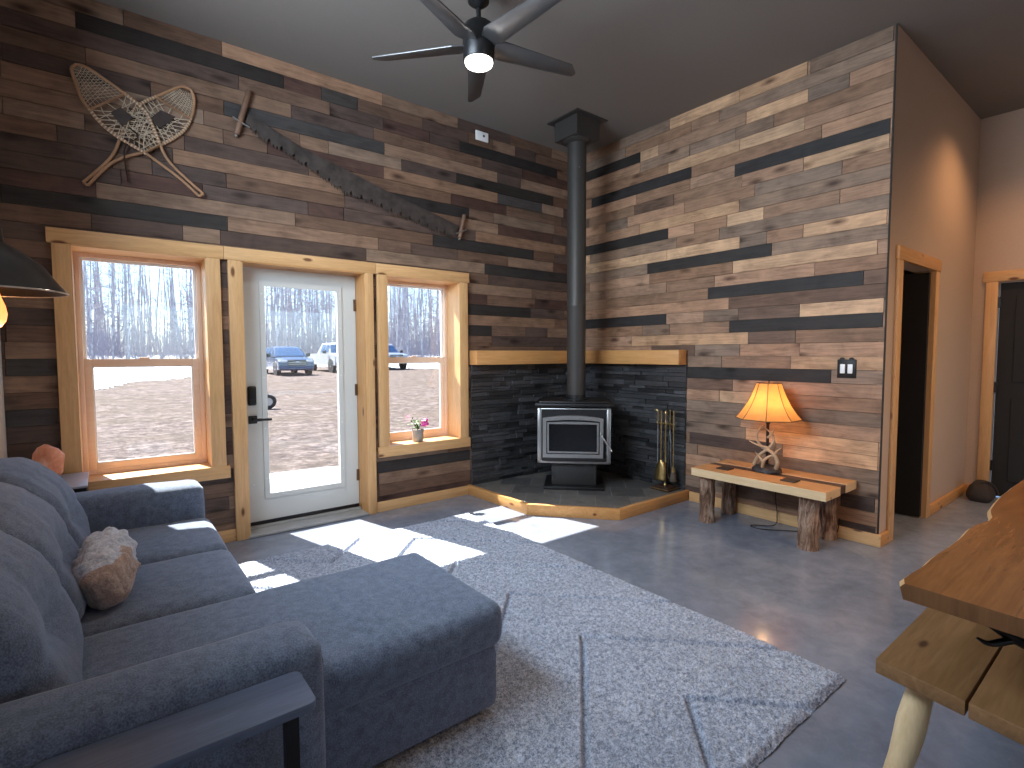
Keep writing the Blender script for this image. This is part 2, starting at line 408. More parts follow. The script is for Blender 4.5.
# ledgestone veneer behind the stove
def stone(name, horiz, lo, hi, z0, z1, parent, seed):
    rnd = random.Random(seed); mb = MB(); z = z0
    while z < z1-.005:
        h = rnd.choice((.028, .036, .044, .052)); t = min(z+h, z1)
        if z1-t < .015: t = z1
        q = lo
        while q < hi-.001:
            L = rnd.choice((.09, .14, .2, .26, .33)); e = min(q+L, hi)
            if hi-e < .05: e = hi
            d = .018+rnd.random()**1.6*.026
            c = rnd.uniform(.5, 2.3); tone = (.029*c, .029*c, .0305*c, rnd.random())
            g = .0008
            if horiz == 'x': mb.box(q+g, e-g, -d+.012, .012, z+g, t-g, bev=.002, seg=1, tone=tone)
            else: mb.box(-d+.012, .012, q+g, e-g, z+g, t-g, bev=.002, seg=1, tone=tone)
            q = e
        z = t
    return struct(name, mb, m_stone, parent)
def stonemat():
    t = NT('black_ledgestone'); at = t.new('ShaderNodeAttribute'); at.attribute_name = 'tone'
    f = t.noise(t.coord((1, 1, 2.5)), 28, 8, .65)
    t.color(t.mix(1.0, at.outputs['Color'], t.ramp(f, [(.3, (.6, .6, .6)), (.7, (1.6, 1.6, 1.6))]), 'MULTIPLY'))
    t.set(.33, 0, .6); t.bump(f, .5, .006); return t.m
m_stone = stonemat()
stone('stone_veneer', 'x', -1.478, 0, .085, 1.268, wf, 3)
stone('stone_veneer', 'y', -1.432, 0, .085, 1.268, wr, 4)

# hall wall with its doorway, far wall, left and rear walls
DX0, DX1, DZ = .235, 1.06, 2.04
mb = MB(); mb.box(.0, DX0, -3.0, -2.993, 0, H); mb.box(.022, DX0, -2.993, -2.88, 0, H); mb.box(DX1, XB, -3.0, -2.88, 0, H); mb.box(DX0, DX1, -3.0, -2.88, DZ, H)
wh = struct('wall_hall', mb, m_drywall)
FY0, FY1 = -4.02, -3.185
mb = MB(); mb.box(XB, XB+.14, -3.0, WT, 0, H); mb.box(XB, XB+.14, FY1, -3.0, 0, H); mb.box(XB, XB+.14, YR, FY0, 0, H); mb.box(XB, XB+.14, FY0, FY1, 2.04, H)
struct('wall_far', mb, m_drywall)
# left wall with two unseen windows, added to brighten the interior
LW = [(-3.2, -1.2), (-8.3, -6.9)]
mb = MB(); ys = [YR, -8.3, -6.9, -3.2, -1.2, WT]
for i in range(0, 6, 2): mb.box(XL-.2, XL, ys[i], ys[i+1], 0, H)
for a, b in LW: mb.box(XL-.2, XL, a, b, 0, 2.1); mb.box(XL-.2, XL, a, b, 3.2, H)
struct('wall_left', mb, m_lwall)
RW = [(-4.0, -2.2), (-1.2, .8)]  # unseen rear windows, added to bring up the room brightness
mb = MB(); xs = [XL-.2, -4.0, -2.2, -1.2, .8, XB+.3]
for i in range(0, 6, 2): mb.box(xs[i], xs[i+1], YR-.2, YR, 0, H)
for a, b in RW: mb.box(a, b, YR-.2, YR, 0, .7); mb.box(a, b, YR-.2, YR, 2.5, H)
struct('wall_rear', mb, m_lwall)
mb = MB(); mb.box(XL-1.1, XL-.2, YR-.2, WT, H+.02, H+.14); struct('sun_block_overhang', mb, m_white)  # unseen overhang added to keep direct sun out of the left windows
wn = 3  # numbers from here on belong to the added, unseen windows
for (a, b) in LW:
    r = structroot('window_%d' % wn, (XL-.1, (a+b)/2, 2.1)); wn += 1
    mb = MB(); fr = .05
    for (p, q, s, t) in ((a, b, 2.1, 2.1+fr), (a, b, 3.2-fr, 3.2), (a, a+fr, 2.1, 3.2), (b-fr, b, 2.1, 3.2)): mb.box(XL-.14, XL-.08, p, q, s, t, bev=.004)
    mb.build('frame', m_bright, r, off=r.location)
    mb = MB(); mb.box(XL-.112, XL-.108, a+.03, b-.03, 2.12, 3.18); mb.build('pane', m_glass, r, off=r.location)
for (a, b) in RW:
    r = structroot('window_%d' % wn, ((a+b)/2, YR-.1, .7)); wn += 1
    mb = MB(); fr = .05
    for (p, q, s, t) in ((a, b, .7, .7+fr), (a, b, 2.5-fr, 2.5), (a, a+fr, .7, 2.5), (b-fr, b, .7, 2.5)): mb.box(p, q, YR-.14, YR-.08, s, t, bev=.004)
    mb.build('frame', m_bright, r, off=r.location)
    mb = MB(); mb.box(a+.03, b-.03, YR-.112, YR-.108, .72, 2.48); mb.build('pane', m_glass, r, off=r.location)

# ------------------------------------------------------------------ windows 1 and 2, front door
CF, CB = -.036, -.0005      # casing front / back
HB, HT, SILL = 2.06, 2.151, .571
def board(parent, name, x0, x1, y0, y1, z0, z1, mat, off, bev=.003):
    mb = MB(); mb.box(x0, x1, y0, y1, z0, z1, bev=bev); return mb.build(name, mat, parent, off=off, smooth=30)
def window(n, x0, x1, hx0, hx1, ax0, ax1):
    r = structroot('window_%d' % n, ((x0+x1)/2, 0, SILL)); o = r.location.copy()
    board(r, 'casing', x0-.087, x0, CF, CB, SILL, HB, m_pine['Z'], o); board(r, 'casing', x1, x1+.087, CF, CB, SILL, HB, m_pine['Z'], o)
    board(r, 'header', hx0, hx1, CF-.004, CB, HB, HT, m_pine['X'], o)
    board(r, 'apron', ax0, ax1, CF-.004, CB, .481, SILL, m_pine['X'], o)
    t = .018
    board(r, 'sill', x0, x1, CF-.002, .235, SILL-t, SILL+.001, m_pine['X'], o, .002)
    board(r, 'jamb_liner', x0-.001, x0+.006, CF+.001, .235, SILL, HB, m_pine['Z'], o, 0); board(r, 'jamb_liner', x1-.006, x1+.001, CF+.001, .235, SILL, HB, m_pine['Z'], o, 0)
    board(r, 'head_liner', x0, x1, CF+.001, .235, HB-.008, HB+.001, m_pine['X'], o, 0)
    # fixed frame
    f = .028; mb = MB()
    mb.box(x0+.006, x0+.006+f, .20, .26, SILL, HB, bev=.003); mb.box(x1-.006-f, x1-.006, .20, .26, SILL, HB, bev=.003)
    mb.box(x0+.006+f, x1-.006-f, .201, .26, HB-.008-f, HB-.008); mb.box(x0+.006+f, x1-.006-f, .201, .26, SILL, SILL+f)
    mb.build('frame', m_sash['Z'], r, off=o, smooth=30)
    a0, a1 = x0+.034, x1-.034; mid = 1.305
    # upper sash (set further out), thin white stops
    s = .018; mb = MB()
    z1 = HB-.036
    mb.box(a0, a0+s, .232, .258, mid, z1, bev=.002); mb.box(a1-s, a1, .232, .258, mid, z1, bev=.002)
    mb.box(a0+s, a1-s, .233, .258, z1-s, z1); mb.box(a0+s, a1-s, .233, .258, mid, mid+.022)
    us = mb.build('upper_sash', m_bright, r, off=o, smooth=30)
    mb = MB(); mb.box(a0+.008, a1-.008, .244, .247, mid+.01, z1-.008); mb.build('pane', m_glass, us, off=o)
    # lower sash
    w = .042; z0 = SILL+f; mb = MB()
    mb.box(a0, a0+w, .208, .234, z0, mid+.045, bev=.003); mb.box(a1-w, a1, .208, .234, z0, mid+.045, bev=.003)
    mb.box(a0+w, a1-w, .209, .234, z0, z0+.045); mb.box(a0+w, a1-w, .209, .234, mid-.004, mid+.045)
    ls = mb.build('lower_sash', m_sash['X'], r, off=o, smooth=30)
    mb = MB()
    for (p, q, b, t) in ((a0+w, a0+w+.008, z0+.045, mid-.004), (a1-w-.008, a1-w, z0+.045, mid-.004), (a0+w, a1-w, mid-.012, mid-.004), (a0+w, a1-w, z0+.045, z0+.053)):
        mb.box(p, q, .214, .228, b, t)
    mb.build('glazing_bead', m_bright, ls, off=o)
    mb = MB(); mb.box(a0+w-.01, a1-w+.01, .219, .222, z0+.035, mid); mb.build('pane', m_glass, ls, off=o)
    mb = MB(); mb.box((a0+a1)/2-.03, (a0+a1)/2+.03, .196, .212, mid+.045, mid+.057, bev=.003); mb.build('sash_lock', m_sash['X'], ls, off=o)
window(1, -4.44, -3.71, -4.549, -3.601, -4.54, -3.60)
window(2, -2.354, -1.612, -2.455, -1.509, -2.452, -1.508)

m_hinge = plain('bronze_hinge', (.20, .12, .07), .4, .7)
d = structroot('door_1', (-3.02, 0, 0)); o = d.location.copy()
board(d, 'casing', -3.574, -3.487, CF-.002, CB, .0, HB, m_pine['Z'], o); board(d, 'casing', -2.555, -2.478, CF-.002, CB, .0, HB, m_pine['Z'], o)
board(d, 'header', -3.599, -2.457, CF-.006, CB, HB, HT, m_pine['X'], o)
board(d, 'jamb', -3.489, -3.479, CF, .20, 0, HB, m_pine['Z'], o, 0); board(d, 'jamb', -2.563, -2.553, CF, .20, 0, HB, m_cedar['Z'], o, 0)
board(d, 'jamb', -3.487, -2.555, CF, .20, HB-.008, HB+.001, m_cedar['X'], o, 0)
mb = MB(); mb.box(-3.489, -2.553, -.05, .22, .002, .022, bev=.006); mb.box(-3.489, -2.553, .10, .22, .02, .038, bev=.004)
mb.build('threshold', plain('threshold_grey', (.36, .36, .35), .5, var=.06), d, off=o, smooth=30)
# slab with an opening for the light
SX0, SX1, SY0, SY1, SZ0, SZ1 = -3.474, -2.566, .148, .192, .062, 2.045
GX0, GX1, GZ0, GZ1 = -3.302, -2.722, .272, 1.915
mb = MB()
mb.box(SX0, GX0, SY0, SY1, SZ0, SZ1); mb.box(GX1, SX1, SY0, SY1, SZ0, SZ1); mb.box(GX0, GX1, SY0, SY1, SZ0, GZ0); mb.box(GX0, GX1, SY0, SY1, GZ1, SZ1)
slab = mb.build('slab', m_door, d, off=o)
mb = MB(); w = .032
for (p, q, b, t) in ((GX0-w, GX0+.006, GZ0-w, GZ1+w), (GX1-.006, GX1+w, GZ0-w, GZ1+w), (GX0+.006, GX1-.006, GZ0-w, GZ0+.006), (GX0+.006, GX1-.006, GZ1-.006, GZ1+w)):
    mb.box(p, q, SY0-.012, SY0+.004, b, t)
lf = mb.build('glass_frame', m_door, slab, off=o, smooth=30)
mb = MB(); mb.box(GX0, GX1, .166, .172, GZ0, GZ1); mb.build('pane', m_glass, slab, off=o)
mb = MB()
for (px, pz) in [(GX0-.016, z) for z in (.4, .8, 1.2, 1.6, 1.85)]+[(GX1+.016, z) for z in (.4, .8, 1.2, 1.6, 1.85)]: mb.cyl((px, SY0-.0135, pz), (px, SY0-.011, pz), .006, n=10)
mb.build('screw_plug', m_white, slab, off=o)
mb = MB(); mb.box(SX0, SX1, .142, .196, .036, .066, bev=.003); mb.build('door_sweep', m_black, d, off=o, smooth=30)
mb = MB(); mb.box(-3.438, -3.378, SY0-.030, SY0, .985, 1.135, bev=.012, seg=3); mb.box(-3.430, -3.386, SY0-.034, SY0-.026, 1.03, 1.125, bev=.004)
kp = mb.build('keypad_lock', m_black, d, off=o, smooth=40)
mb = MB()
for i in range(3):
    for j in range(3): mb.cyl((-3.420+.012*i, SY0-.036, 1.062+.02*j), (-3.420+.012*i, SY0-.033, 1.062+.02*j), .004, n=8)
mb.build('button', m_iron, kp, off=o)
mb = MB(); mb.box(-3.436, -3.374, SY0-.014, SY0, .842, .904, bev=.005)
hd = mb.build('handle_plate', m_black, d, off=o, smooth=40)
mb = MB(); mb.cyl((-3.405, SY0-.01, .873), (-3.405, SY0-.062, .873), .012); mb.tube(spline([(-3.405, SY0-.056, .873), (-3.36, SY0-.060, .874), (-3.28, SY0-.056, .872)], 5), [.011]*6+[.009]*5, 10, flat=(.8, 1.1))
mb.build('lever', m_black, hd, off=o, smooth=40)
mb = MB(); mb.cyl((-3.41, SY0-.004, .36), (-3.41, SY0, .36), .006); mb.build('plug', m_white, slab, off=o)
for z in (.32, 1.07, 1.80):
    mb = MB(); mb.cyl((-2.560, SY0-.010, z-.05), (-2.560, SY0-.010, z+.05), .007, n=10); mb.box(-2.585, -2.560, SY0-.004, SY0, z-.05, z+.05)
    mb.build('hinge', m_hinge, d, off=o, smooth=40)

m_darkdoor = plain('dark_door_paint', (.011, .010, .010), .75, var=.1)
# hall doorway (dark room behind) and the dark door in the far wall
d2 = structroot('door_2', (.65, YH, 0)); o = d2.location.copy()
board(d2, 'casing', DX0-.085, DX0, YH-.022, YH-.0005, 0, DZ, m_pine['Z'], o); board(d2, 'casing', DX1, DX1+.085, YH-.022, YH-.0005, 0, DZ, m_pine['Z'], o)
board(d2, 'header', DX0-.105, DX1+.105, YH-.026, YH-.0005, DZ, DZ+.095, m_cedar['X'], o)
board(d2, 'jamb', DX0-.001, DX0+.012, YH-.02, -2.88, 0, DZ, m_pine['Z'], o, 0); board(d2, 'jamb', DX1-.012, DX1+.001, YH-.02, -2.88, 0, DZ, m_pine['Z'], o, 0)
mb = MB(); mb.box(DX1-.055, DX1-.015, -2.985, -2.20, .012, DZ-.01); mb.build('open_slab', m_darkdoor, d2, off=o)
d3 = structroot('door_3', (XB, -3.6, 0)); o = d3.location.copy()
board(d3, 'casing', XB-.024, XB-.0005, FY1, FY1+.088, 0, 2.045, m_pine['Z'], o); board(d3, 'casing', XB-.024, XB-.0005, FY0-.088, FY0, 0, 2.045, m_pine['Z'], o)
board(d3, 'header', XB-.028, XB-.0005, FY0-.11, FY1+.11, 2.045, 2.14, m_pine['Y'], o)
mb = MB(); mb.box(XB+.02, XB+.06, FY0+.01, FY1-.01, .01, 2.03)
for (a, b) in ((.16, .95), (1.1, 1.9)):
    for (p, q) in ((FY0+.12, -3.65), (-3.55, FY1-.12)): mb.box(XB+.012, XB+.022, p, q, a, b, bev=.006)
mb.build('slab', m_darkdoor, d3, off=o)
for z in (.3, 1.05, 1.85):
    mb = MB(); mb.cyl((XB+.012, FY1-.004, z-.05), (XB+.012, FY1-.004, z+.05), .009, n=10); mb.box(XB-.004, XB+.02, FY1-.02, FY1, z-.045, z+.045); mb.build('hinge', m_black, d3, off=o)

# baseboards
BBH = .088
mb = MB(); mb.box(-4.775, -3.574, -.021, -.0005, 0, BBH, bev=.003); mb.box(-2.478, -1.525, -.021, -.0005, 0, BBH, bev=.003); struct('baseboard_front', mb, m_pine['X'], smooth=30)
mb = MB(); mb.box(-.021, -.0005, -3.02, -1.485, 0, BBH, bev=.003); struct('baseboard_right', mb, m_pine['Y'], smooth=30)
mb = MB(); mb.box(.0, DX0-.085, -3.022, -3.0005, 0, BBH, bev=.003); mb.box(DX1+.085, XB, -3.022, -3.0005, 0, BBH, bev=.003); struct('baseboard_hall', mb, m_cedar['X'], smooth=30)
mb = MB(); mb.box(XB-.021, XB-.0005, FY1+.09, -3.022, 0, BBH, bev=.003); struct('baseboard_far', mb, m_cedar['Y'], smooth=30)
# ------------------------------------------------------------------ hearth
m_slate = None
def slate():
    t = NT('slate_tiles'); vec = t.coord(rot=(0, 0, PI/4))
    br = t.new('ShaderNodeTexBrick'); br.offset = .5; br.inputs['Scale'].default_value = 1
    br.inputs['Brick Width'].default_value = .31; br.inputs['Row Height'].default_value = .31; br.inputs['Mortar Size'].default_value = .004
    br.inputs['Color1'].default_value = (.075, .08, .085, 1); br.inputs['Color2'].default_value = (.16, .155, .145, 1); br.inputs['Mortar'].default_value = (.22, .22, .22, 1)
    t.link(vec, br.inputs['Vector'])
    f = t.noise(t.coord(), 9, 8, .65, .8)
    t.color(t.mix(1.0, br.outputs['Color'], t.ramp(f, [(.3, (.65, .65, .65)), (.7, (1.4, 1.35, 1.3))]), 'MULTIPLY'))
    t.set(.42, 0, .5); t.bump(f, .3, .006); return t.m
m_slate = slate()
hp = [(-1.525, 0), (-1.49, -.885), (-.985, -1.475), (0, -1.478)]
hearth = thing('hearth', 'raised corner hearth with slate tiles and an orange pine curb under the wood stove', 'hearth', (-.7, -.7, 0))
inn = [(-1.485, 0), (-1.455, -.868), (-.967, -1.437), (0, -1.440)]
mb = MB(); mb.prism([(0, 0)]+inn, 0, .084); mb.build('tile_top', m_slate, hearth, off=hearth.location)
for i in range(3):
    mb = MB(); mb.prism([hp[i], hp[i+1], inn[i+1], inn[i]], 0, .094, bev=.003)
    mb.build('curb_board', m_cedar['Y' if i == 0 else 'X'], hearth, off=hearth.location, smooth=30)

# ------------------------------------------------------------------ mantel beams
mb = MB(); mb.box(-1.505, -.002, -.155, -.024, 1.274, 1.412, bev=.004)
tag(mb.build('mantel_beam', m_cedar['X'], off=(-.75, -.09, 1.27), smooth=30), 'amber pine mantel beam on the window wall, between window casing and stove pipe', 'mantel')
mb = MB(); mb.box(-.150, -.024, -1.438, -.157, 1.274, 1.412, bev=.004)
tag(mb.build('mantel_beam', m_cedar['Y'], off=(-.09, -.8, 1.27), smooth=30), 'amber pine mantel beam on the wall right of the stove pipe, above the fire tools', 'mantel')

# ------------------------------------------------------------------ wood stove (local: x right, y back, z up; turned 45 deg into the corner)
SX, SY = -.650, -.622
stove = thing('wood_stove', 'black steel wood stove with a silver framed glass door standing on the slate hearth', 'wood stove', (SX, SY, .084), -PI/4)
c = -.018
m_sblk = plain('stove_black', (.020, .020, .021), .42, .4, var=.15, scale=60, bump=.05)
m_sgry = plain('stove_charcoal', (.055, .056, .056), .42, .5, var=.1, scale=40)
m_nick = plain('satin_nickel', (.40, .40, .39), .34, .85, var=.06, scale=40)
m_fglass = plain('fire_glass', (.008, .009, .011), .16, 0, .4)
mb = MB(); mb.box(c-.31, c+.31, -.215, .27, .262, .80, bev=.012); mb.build('firebox', m_sblk, stove, smooth=30)
mb = MB(); mb.box(c-.365, c+.365, -.275, .30, .80, .828, bev=.007); mb.box(c-.33, c+.33, -.245, .28, .828, .846, bev=.006); mb.build('top_plate', m_sblk, stove, smooth=30)
mb = MB()   # front surround: silver picture frame
for (a, b, z0, z1) in ((c-.345, c-.305, .255, .782), (c+.305, c+.345, .255, .782), (c-.345, c+.345, .255, .282), (c-.345, c+.345, .768, .782)):
    mb.box(a, b, -.236, -.205, z0, z1, bev=.006)
mb.build('surround_frame', m_nick, stove, smooth=30)
def archframe(w0, w1, z0, z1, rise, n=17):
    top = [(w0+(w1-w0)*i/(n-1), z1+rise*(1-((2*i/(n-1))-1)**2)) for i in range(n)]
    return [(w0, z0)]+top+[(w1, z0)]
def ring(mb, outer, inner, ya, yb):
    n = len(outer); vs = []
    for yy in (ya, yb):
        vs += [(p[0], yy, p[1]) for p in outer]+[(p[0], yy, p[1]) for p in inner]
    fs = []
    for i in range(n):
        j = (i+1) % n
        fs += [(i, j, n+j, n+i), (2*n+i, 3*n+i, 3*n+j, 2*n+j), (i, 2*n+i, 2*n+j, j), (n+i, n+j, 3*n+j, 3*n+i)]
    mb.faces(vs, fs)
sdoor = None
mb = MB(); ring(mb, archframe(c-.292, c+.272, .318, .690, .026), archframe(c-.258, c+.238, .352, .662, .014), -.275, -.232)
sdoor = mb.build('door', m_nick, stove, smooth=25)
mb = MB(); ring(mb, archframe(c-.250, c+.230, .360, .650, .008), archframe(c-.234, c+.214, .376, .634, .001), -.268, -.232); mb.build('gasket_frame', m_nick, sdoor, smooth=25)
mb = MB(); mb.box(c-.268, c+.248, -.250, -.243, .345, .668); mb.build('door_glass', m_fglass, sdoor)
mb = MB(); mb.tube([(c+.252, -.262, .545), (c+.252, -.30, .545), (c+.258, -.312, .530), (c+.345, -.318, .400)], [.009, .009, .008, .008], 10); mb.ball((c+.346, -.318, .398), .011)
mb.build('door_handle', m_steel, sdoor, smooth=40)
mb = MB(); mb.box(c-.305, c+.305, -.228, -.20, .282, .77); mb.build('front_panel', m_sblk, stove)
mb = MB(); mb.box(c-.30, c+.30, -.272, -.205, .286, .300, bev=.004); mb.box(c-.30, c+.30, -.276, -.268, .286, .318, bev=.003); mb.build('ash_lip', m_sblk, stove, smooth=30)
mb = MB(); mb.box(c-.215, c+.215, -.155, .20, .03, .262, bev=.008); ped = mb.build('pedestal', m_sgry, stove, smooth=30)
mb = MB(); mb.box(c-.205, c-.19, -.160, -.153, .05, .25); mb.box(c+.19, c+.205, -.160, -.153, .05, .25); mb.box(c-.205, c+.205, -.160, -.153, .235, .25); mb.build('ash_drawer_frame', m_sgry, ped)
mb = MB(); mb.box(c-.285, c+.285, -.235, .26, 0, .03, bev=.006); mb.build('base_plate', m_sblk, stove, smooth=30)
for sx in (-.345, .313):
    mb = MB(); mb.box(c+sx, c+sx+.032, -.18, .22, .36, .70, bev=.006)
    for k in range(5): mb.box(c+sx-.003, c+sx+.035, -.16+.08*k, -.13+.08*k, .38, .68, bev=.003)
    mb.build('side_heat_shield', m_sblk, stove, smooth=30)
mb = MB(); mb.lathe([(.115, 0), (.115, .012), (.094, .016), (.094, .05)], (0, 0, .846), 32); mb.cyl((c, -.235, .842), (c, -.262, .842), .016); mb.build('flue_collar', m_sblk, stove, smooth=40)

m_pipe = plain('flue_grey_black', (.056, .051, .047), .45, .25, var=.06, scale=8)
pipe = thing('stove_pipe', 'tall charcoal flue pipe rising from the stove to a square ceiling box', 'stove pipe', (SX, SY, .932))
mb = MB(); mb.lathe([(.0905, .002), (.0905, .9), (.0925, .905), (.0925, .925), (.0905, .93), (.0905, 2.5)], (0, 0, 0), 40); mb.build('pipe', m_pipe, pipe, smooth=40)
mb = MB()
zb, b = H-.932, .150
mb.box(-b, b, -b, b, zb-.185, zb-.004); mb.box(-b-.055, b+.055, -b-.055, b+.055, zb-.010, zb-.0005, bev=.002)
mb.build('ceiling_support_box', m_pipe, pipe)
mb = MB(); mb.lathe([(.092, -.03), (.135, -.004), (.135, .004), (.092, .004)], (0, 0, zb-.185), 40); mb.build('trim_collar', m_pipe, pipe, smooth=40)
mb = MB()
mb.cyl((-.06, -.088, 2.2), (-.06, -.094, 2.2), .004, n=8)
mb.build('screw', m_steel, pipe)

# ------------------------------------------------------------------ fire tools
m_brass = plain('antique_brass', (.50, .36, .15), .3, .9, var=.15, scale=30)
m_dwood = plain('dark_walnut', (.060, .030, .018), .4, var=.3, scale=14)
m_bristle = plain('bristle', (.10, .08, .06), .9, var=.4, scale=120)
TX, TY, TZ = -.115, -1.285, .0845
ts = thing('tool_stand', 'brass fire tool stand with a stepped dark wood base at the hearth edge', 'fire tool stand', (TX, TY, TZ))
mb = MB(); mb.box(-.095, .09, -.10, .095, 0, .022, bev=.005); mb.box(-.075, .07, -.08, .075, .022, .036, bev=.005); mb.build('base', m_dwood, ts, smooth=30)
mb = MB()
for (x0, x1, y0, y1) in ((-.097, -.093, -.102, .097), (-.097, .092, -.102, -.098)): mb.box(x0, x1, y0, y1, .014, .022)
mb.build('base_trim', m_brass, ts)
mb = MB(); mb.lathe([(.016, .036), (.016, .05), (.008, .06), (.007, .60), (.010, .61), (.010, .65), (.006, .66), (.006, .70), (.012, .715), (.014, .735), (.006, .752), (.001, .757)], (0, 0, 0), 20); mb.build('post', m_brass, ts, smooth=40)
mb = MB(); mb.tube([(0, -.085, .628), (0, .085, .628)], .005, 8); mb.tube([(-.065, 0, .628), (.065, 0, .628)], .005, 8)
for (x, y) in ((0, -.082), (0, .082), (-.062, 0), (.062, 0)):
    dx, dy = (1 if x > 0 else -1 if x < 0 else 0), (1 if y > 0 else -1 if y < 0 else 0)
    mb.tube([(x, y, .628), (x+dx*.014, y+dy*.014, .626), (x+dx*.018, y+dy*.018, .640)], .004, 8)
mb.build('hook_cross', m_brass, ts, smooth=40)
def tool(name, label, cat, x, y, kind):
    t = thing(name, label, cat, (TX+x, TY+y, TZ+.06), 0, 'fire tools hanging on the brass stand')
    mb = MB()
    if kind == 'poker':
        mb.tube(spline([(0, 0, .68), (.0, .022, .70), (.0, .036, .685)], 4), .006, 8); mb.tube([(0, 0, .68), (0, .0, .55)], .007, 10); mb.build('handle', m_brass, t, smooth=40)
        mb = MB(); mb.tube([(0, 0, .55), (0, 0, .10), (0, .004, .03)], [.005, .005, .003], 8); mb.tube([(0, 0, .10), (0, -.03, .085), (0, -.035, .10)], [.005, .004, .002], 8); mb.build('shaft', m_steel, t, smooth=40)
    else:
        mb.lathe([(.001, .70), (.009, .695), (.010, .68), (.006, .67), (.008, .62), (.008, .52), (.005, .51)], (0, 0, 0), 16); mb.build('handle', m_brass, t, smooth=40)
        if kind == 'shovel':
            mb = MB(); mb.tube([(0, 0, .51), (0, 0, .22)], .005, 8); mb.build('shaft', m_brass, t, smooth=40)
            mb = MB(); n = 10; vs = []; fs = []
            for i in range(n+1):
                tt = i/n; hw = .018+.040*min(1, tt*2.2)**.6; z = .225-.185*tt
                for j in range(7):
                    u = -1+2*j/6; vs.append((-.012-.020*tt+ .016*u*u, u*hw, z+ (.010*(1-u*u) if i == 0 else 0)))
            for i in range(n):
                for j in range(6): a = i*7+j; fs.append((a, a+1, a+8, a+7))
            mb.faces(vs, fs); o = mb.build('pan', m_brass, t, smooth=60)
            sm = o.modifiers.new('thickness', 'SOLIDIFY'); sm.thickness = .003
        elif kind == 'tongs':
            mb = MB()
            for s in (-1, 1): mb.tube(spline([(0, 0, .51), (0, s*.010, .40), (0, s*.014, .2), (0, s*.022, .09), (0, s*.006, .03)], 4), .0045, 8)
            mb.build('jaw', m_steel, t, smooth=40)
        else:
            mb = MB(); mb.tube([(0, 0, .51), (0, 0, .16)], .005, 8); mb.build('shaft', m_brass, t, smooth=40)
            mb = MB(); mb.lathe([(.018, .165), (.020, .12)], (0, 0, 0), 16); mb.build('ferrule', m_brass, t, smooth=40)
            mb = MB(); mb.lathe([(.019, .121), (.026, .07), (.030, .035), (.026, .030)], (0, 0, 0), 24, jit=(.004, 90)); mb.build('bristles', m_bristle, t, smooth=60)
tool('fire_poker', 'thin steel fire poker with curled handle, first tool toward the stove', 'fire poker', 0, .088, 'poker')
tool('ash_shovel', 'brass ash shovel with a wide rounded pan hanging on the tool stand', 'shovel', -.068, 0, 'shovel')
tool('fire_tongs', 'steel fire tongs hanging behind the ash shovel next to the stone wall', 'tongs', .068, 0, 'tongs')
tool('hearth_brush', 'round hearth brush with brass shaft, last tool toward the log bench', 'brush', 0, -.088, 'brush')

# ------------------------------------------------------------------ log bench
m_bark = None
def bark():
    t = NT('peeled_bark_log'); f = t.noise(t.coord((9, 9, 1.6)), 2.6, 8, .68, 1.4); g = t.noise(t.coord((1, 1, 1)), 7, 5)
    t.color(t.ramp(t.mix(.35, f, g), [(.36, (.045, .024, .015)), (.47, (.17, .09, .055)), (.56, (.40, .26, .18)), (.68, (.62, .48, .37))]))
    t.set(.7, 0, .25); t.bump(f, .8, .02); return t.m
m_bark = bark()
m_top = wood('bench_pine_top', (.50, .225, .08), (.68, .36, .15), 'Y', 1, .38, .11, (.12, .05, .02), .45)
m_edge = wood('bench_pine_edge', (.62, .42, .22), (.76, .56, .33), 'Y', 1, .5, .10, (.3, .15, .06))
m_gap = plain('bark_inlay', (.085, .042, .026), .5, var=.5, scale=30, bump=.3)
BX, BY = -.30, -2.36
bench = thing('log_bench', 'low rustic pine slab bench on four bark-covered log legs under the lamp', 'bench', (BX, BY, 0))
def slabshape(y0, y1, xa, xb, wav, seed, z0, z1, name, mats):
    rnd = random.Random(seed); n = 26; A = []; B = []
    for i in range(n+1):
        y = y0+(y1-y0)*i/n
        A.append((xa, y)); B.append((xb+wav*mn.noise(V((seed*3.1, y*4, 0))), y))
    mb = MB(); mb.prism(A+B[::-1], z0, z1, bev=.004)
    o = mb.build(name, mats, bench, off=bench.location)
    return o
def top_edge(o, z):
    o.data.materials.append(m_edge)
    for p in o.data.polygons:
        if abs(p.normal.z) < .7: p.material_index = 1
top_edge(slabshape(-2.868, -1.862, -.572, -.330, .008, 1, .392, .455, 'front_plank', m_top), .455)
top_edge(slabshape(-2.862, -1.868, -.026, -.225, .014, 2, .392, .455, 'rear_plank', m_top), .455)
mb = MB(); mb.box(-.345, -.21, -2.858, -1.870, .396, .4515); mb.build('bark_inlay', m_gap, bench, off=bench.location)
for (x, y, r, s) in ((-.435, -1.925, .060, 1), (-.085, -1.915, .056, 2), (-.425, -2.705, .066, 3), (-.092, -2.70, .061, 4)):
    mb = MB(); prof = []
    for i in range(15): prof.append((r*(1+.05*mn.noise(V((s*5, i*.5, 0))))*(1.04 if i < 2 else 1), .393*i/14))
    mb.lathe(prof, (x, y, 0), 28, jit=(.005, 18)); mb.build('leg', m_bark, bench, off=bench.location, smooth=60)
m_coast = plain('dark_coaster', (.030, .022, .020), .5, var=.3)
for k, (x, y, l) in enumerate(((-.415, -2.065, 'dark square coaster lying on the stove end of the log bench'), (-.420, -2.57, 'dark square coaster in front of the antler lamp at the wall switch end'))):
    mb = MB(); mb.box(-.05, .05, -.05, .05, 0, .009, bev=.002)
    tag(mb.build('coaster', m_coast, loc=(x, y, .4555)), l, 'coaster', 'coasters on the log bench')

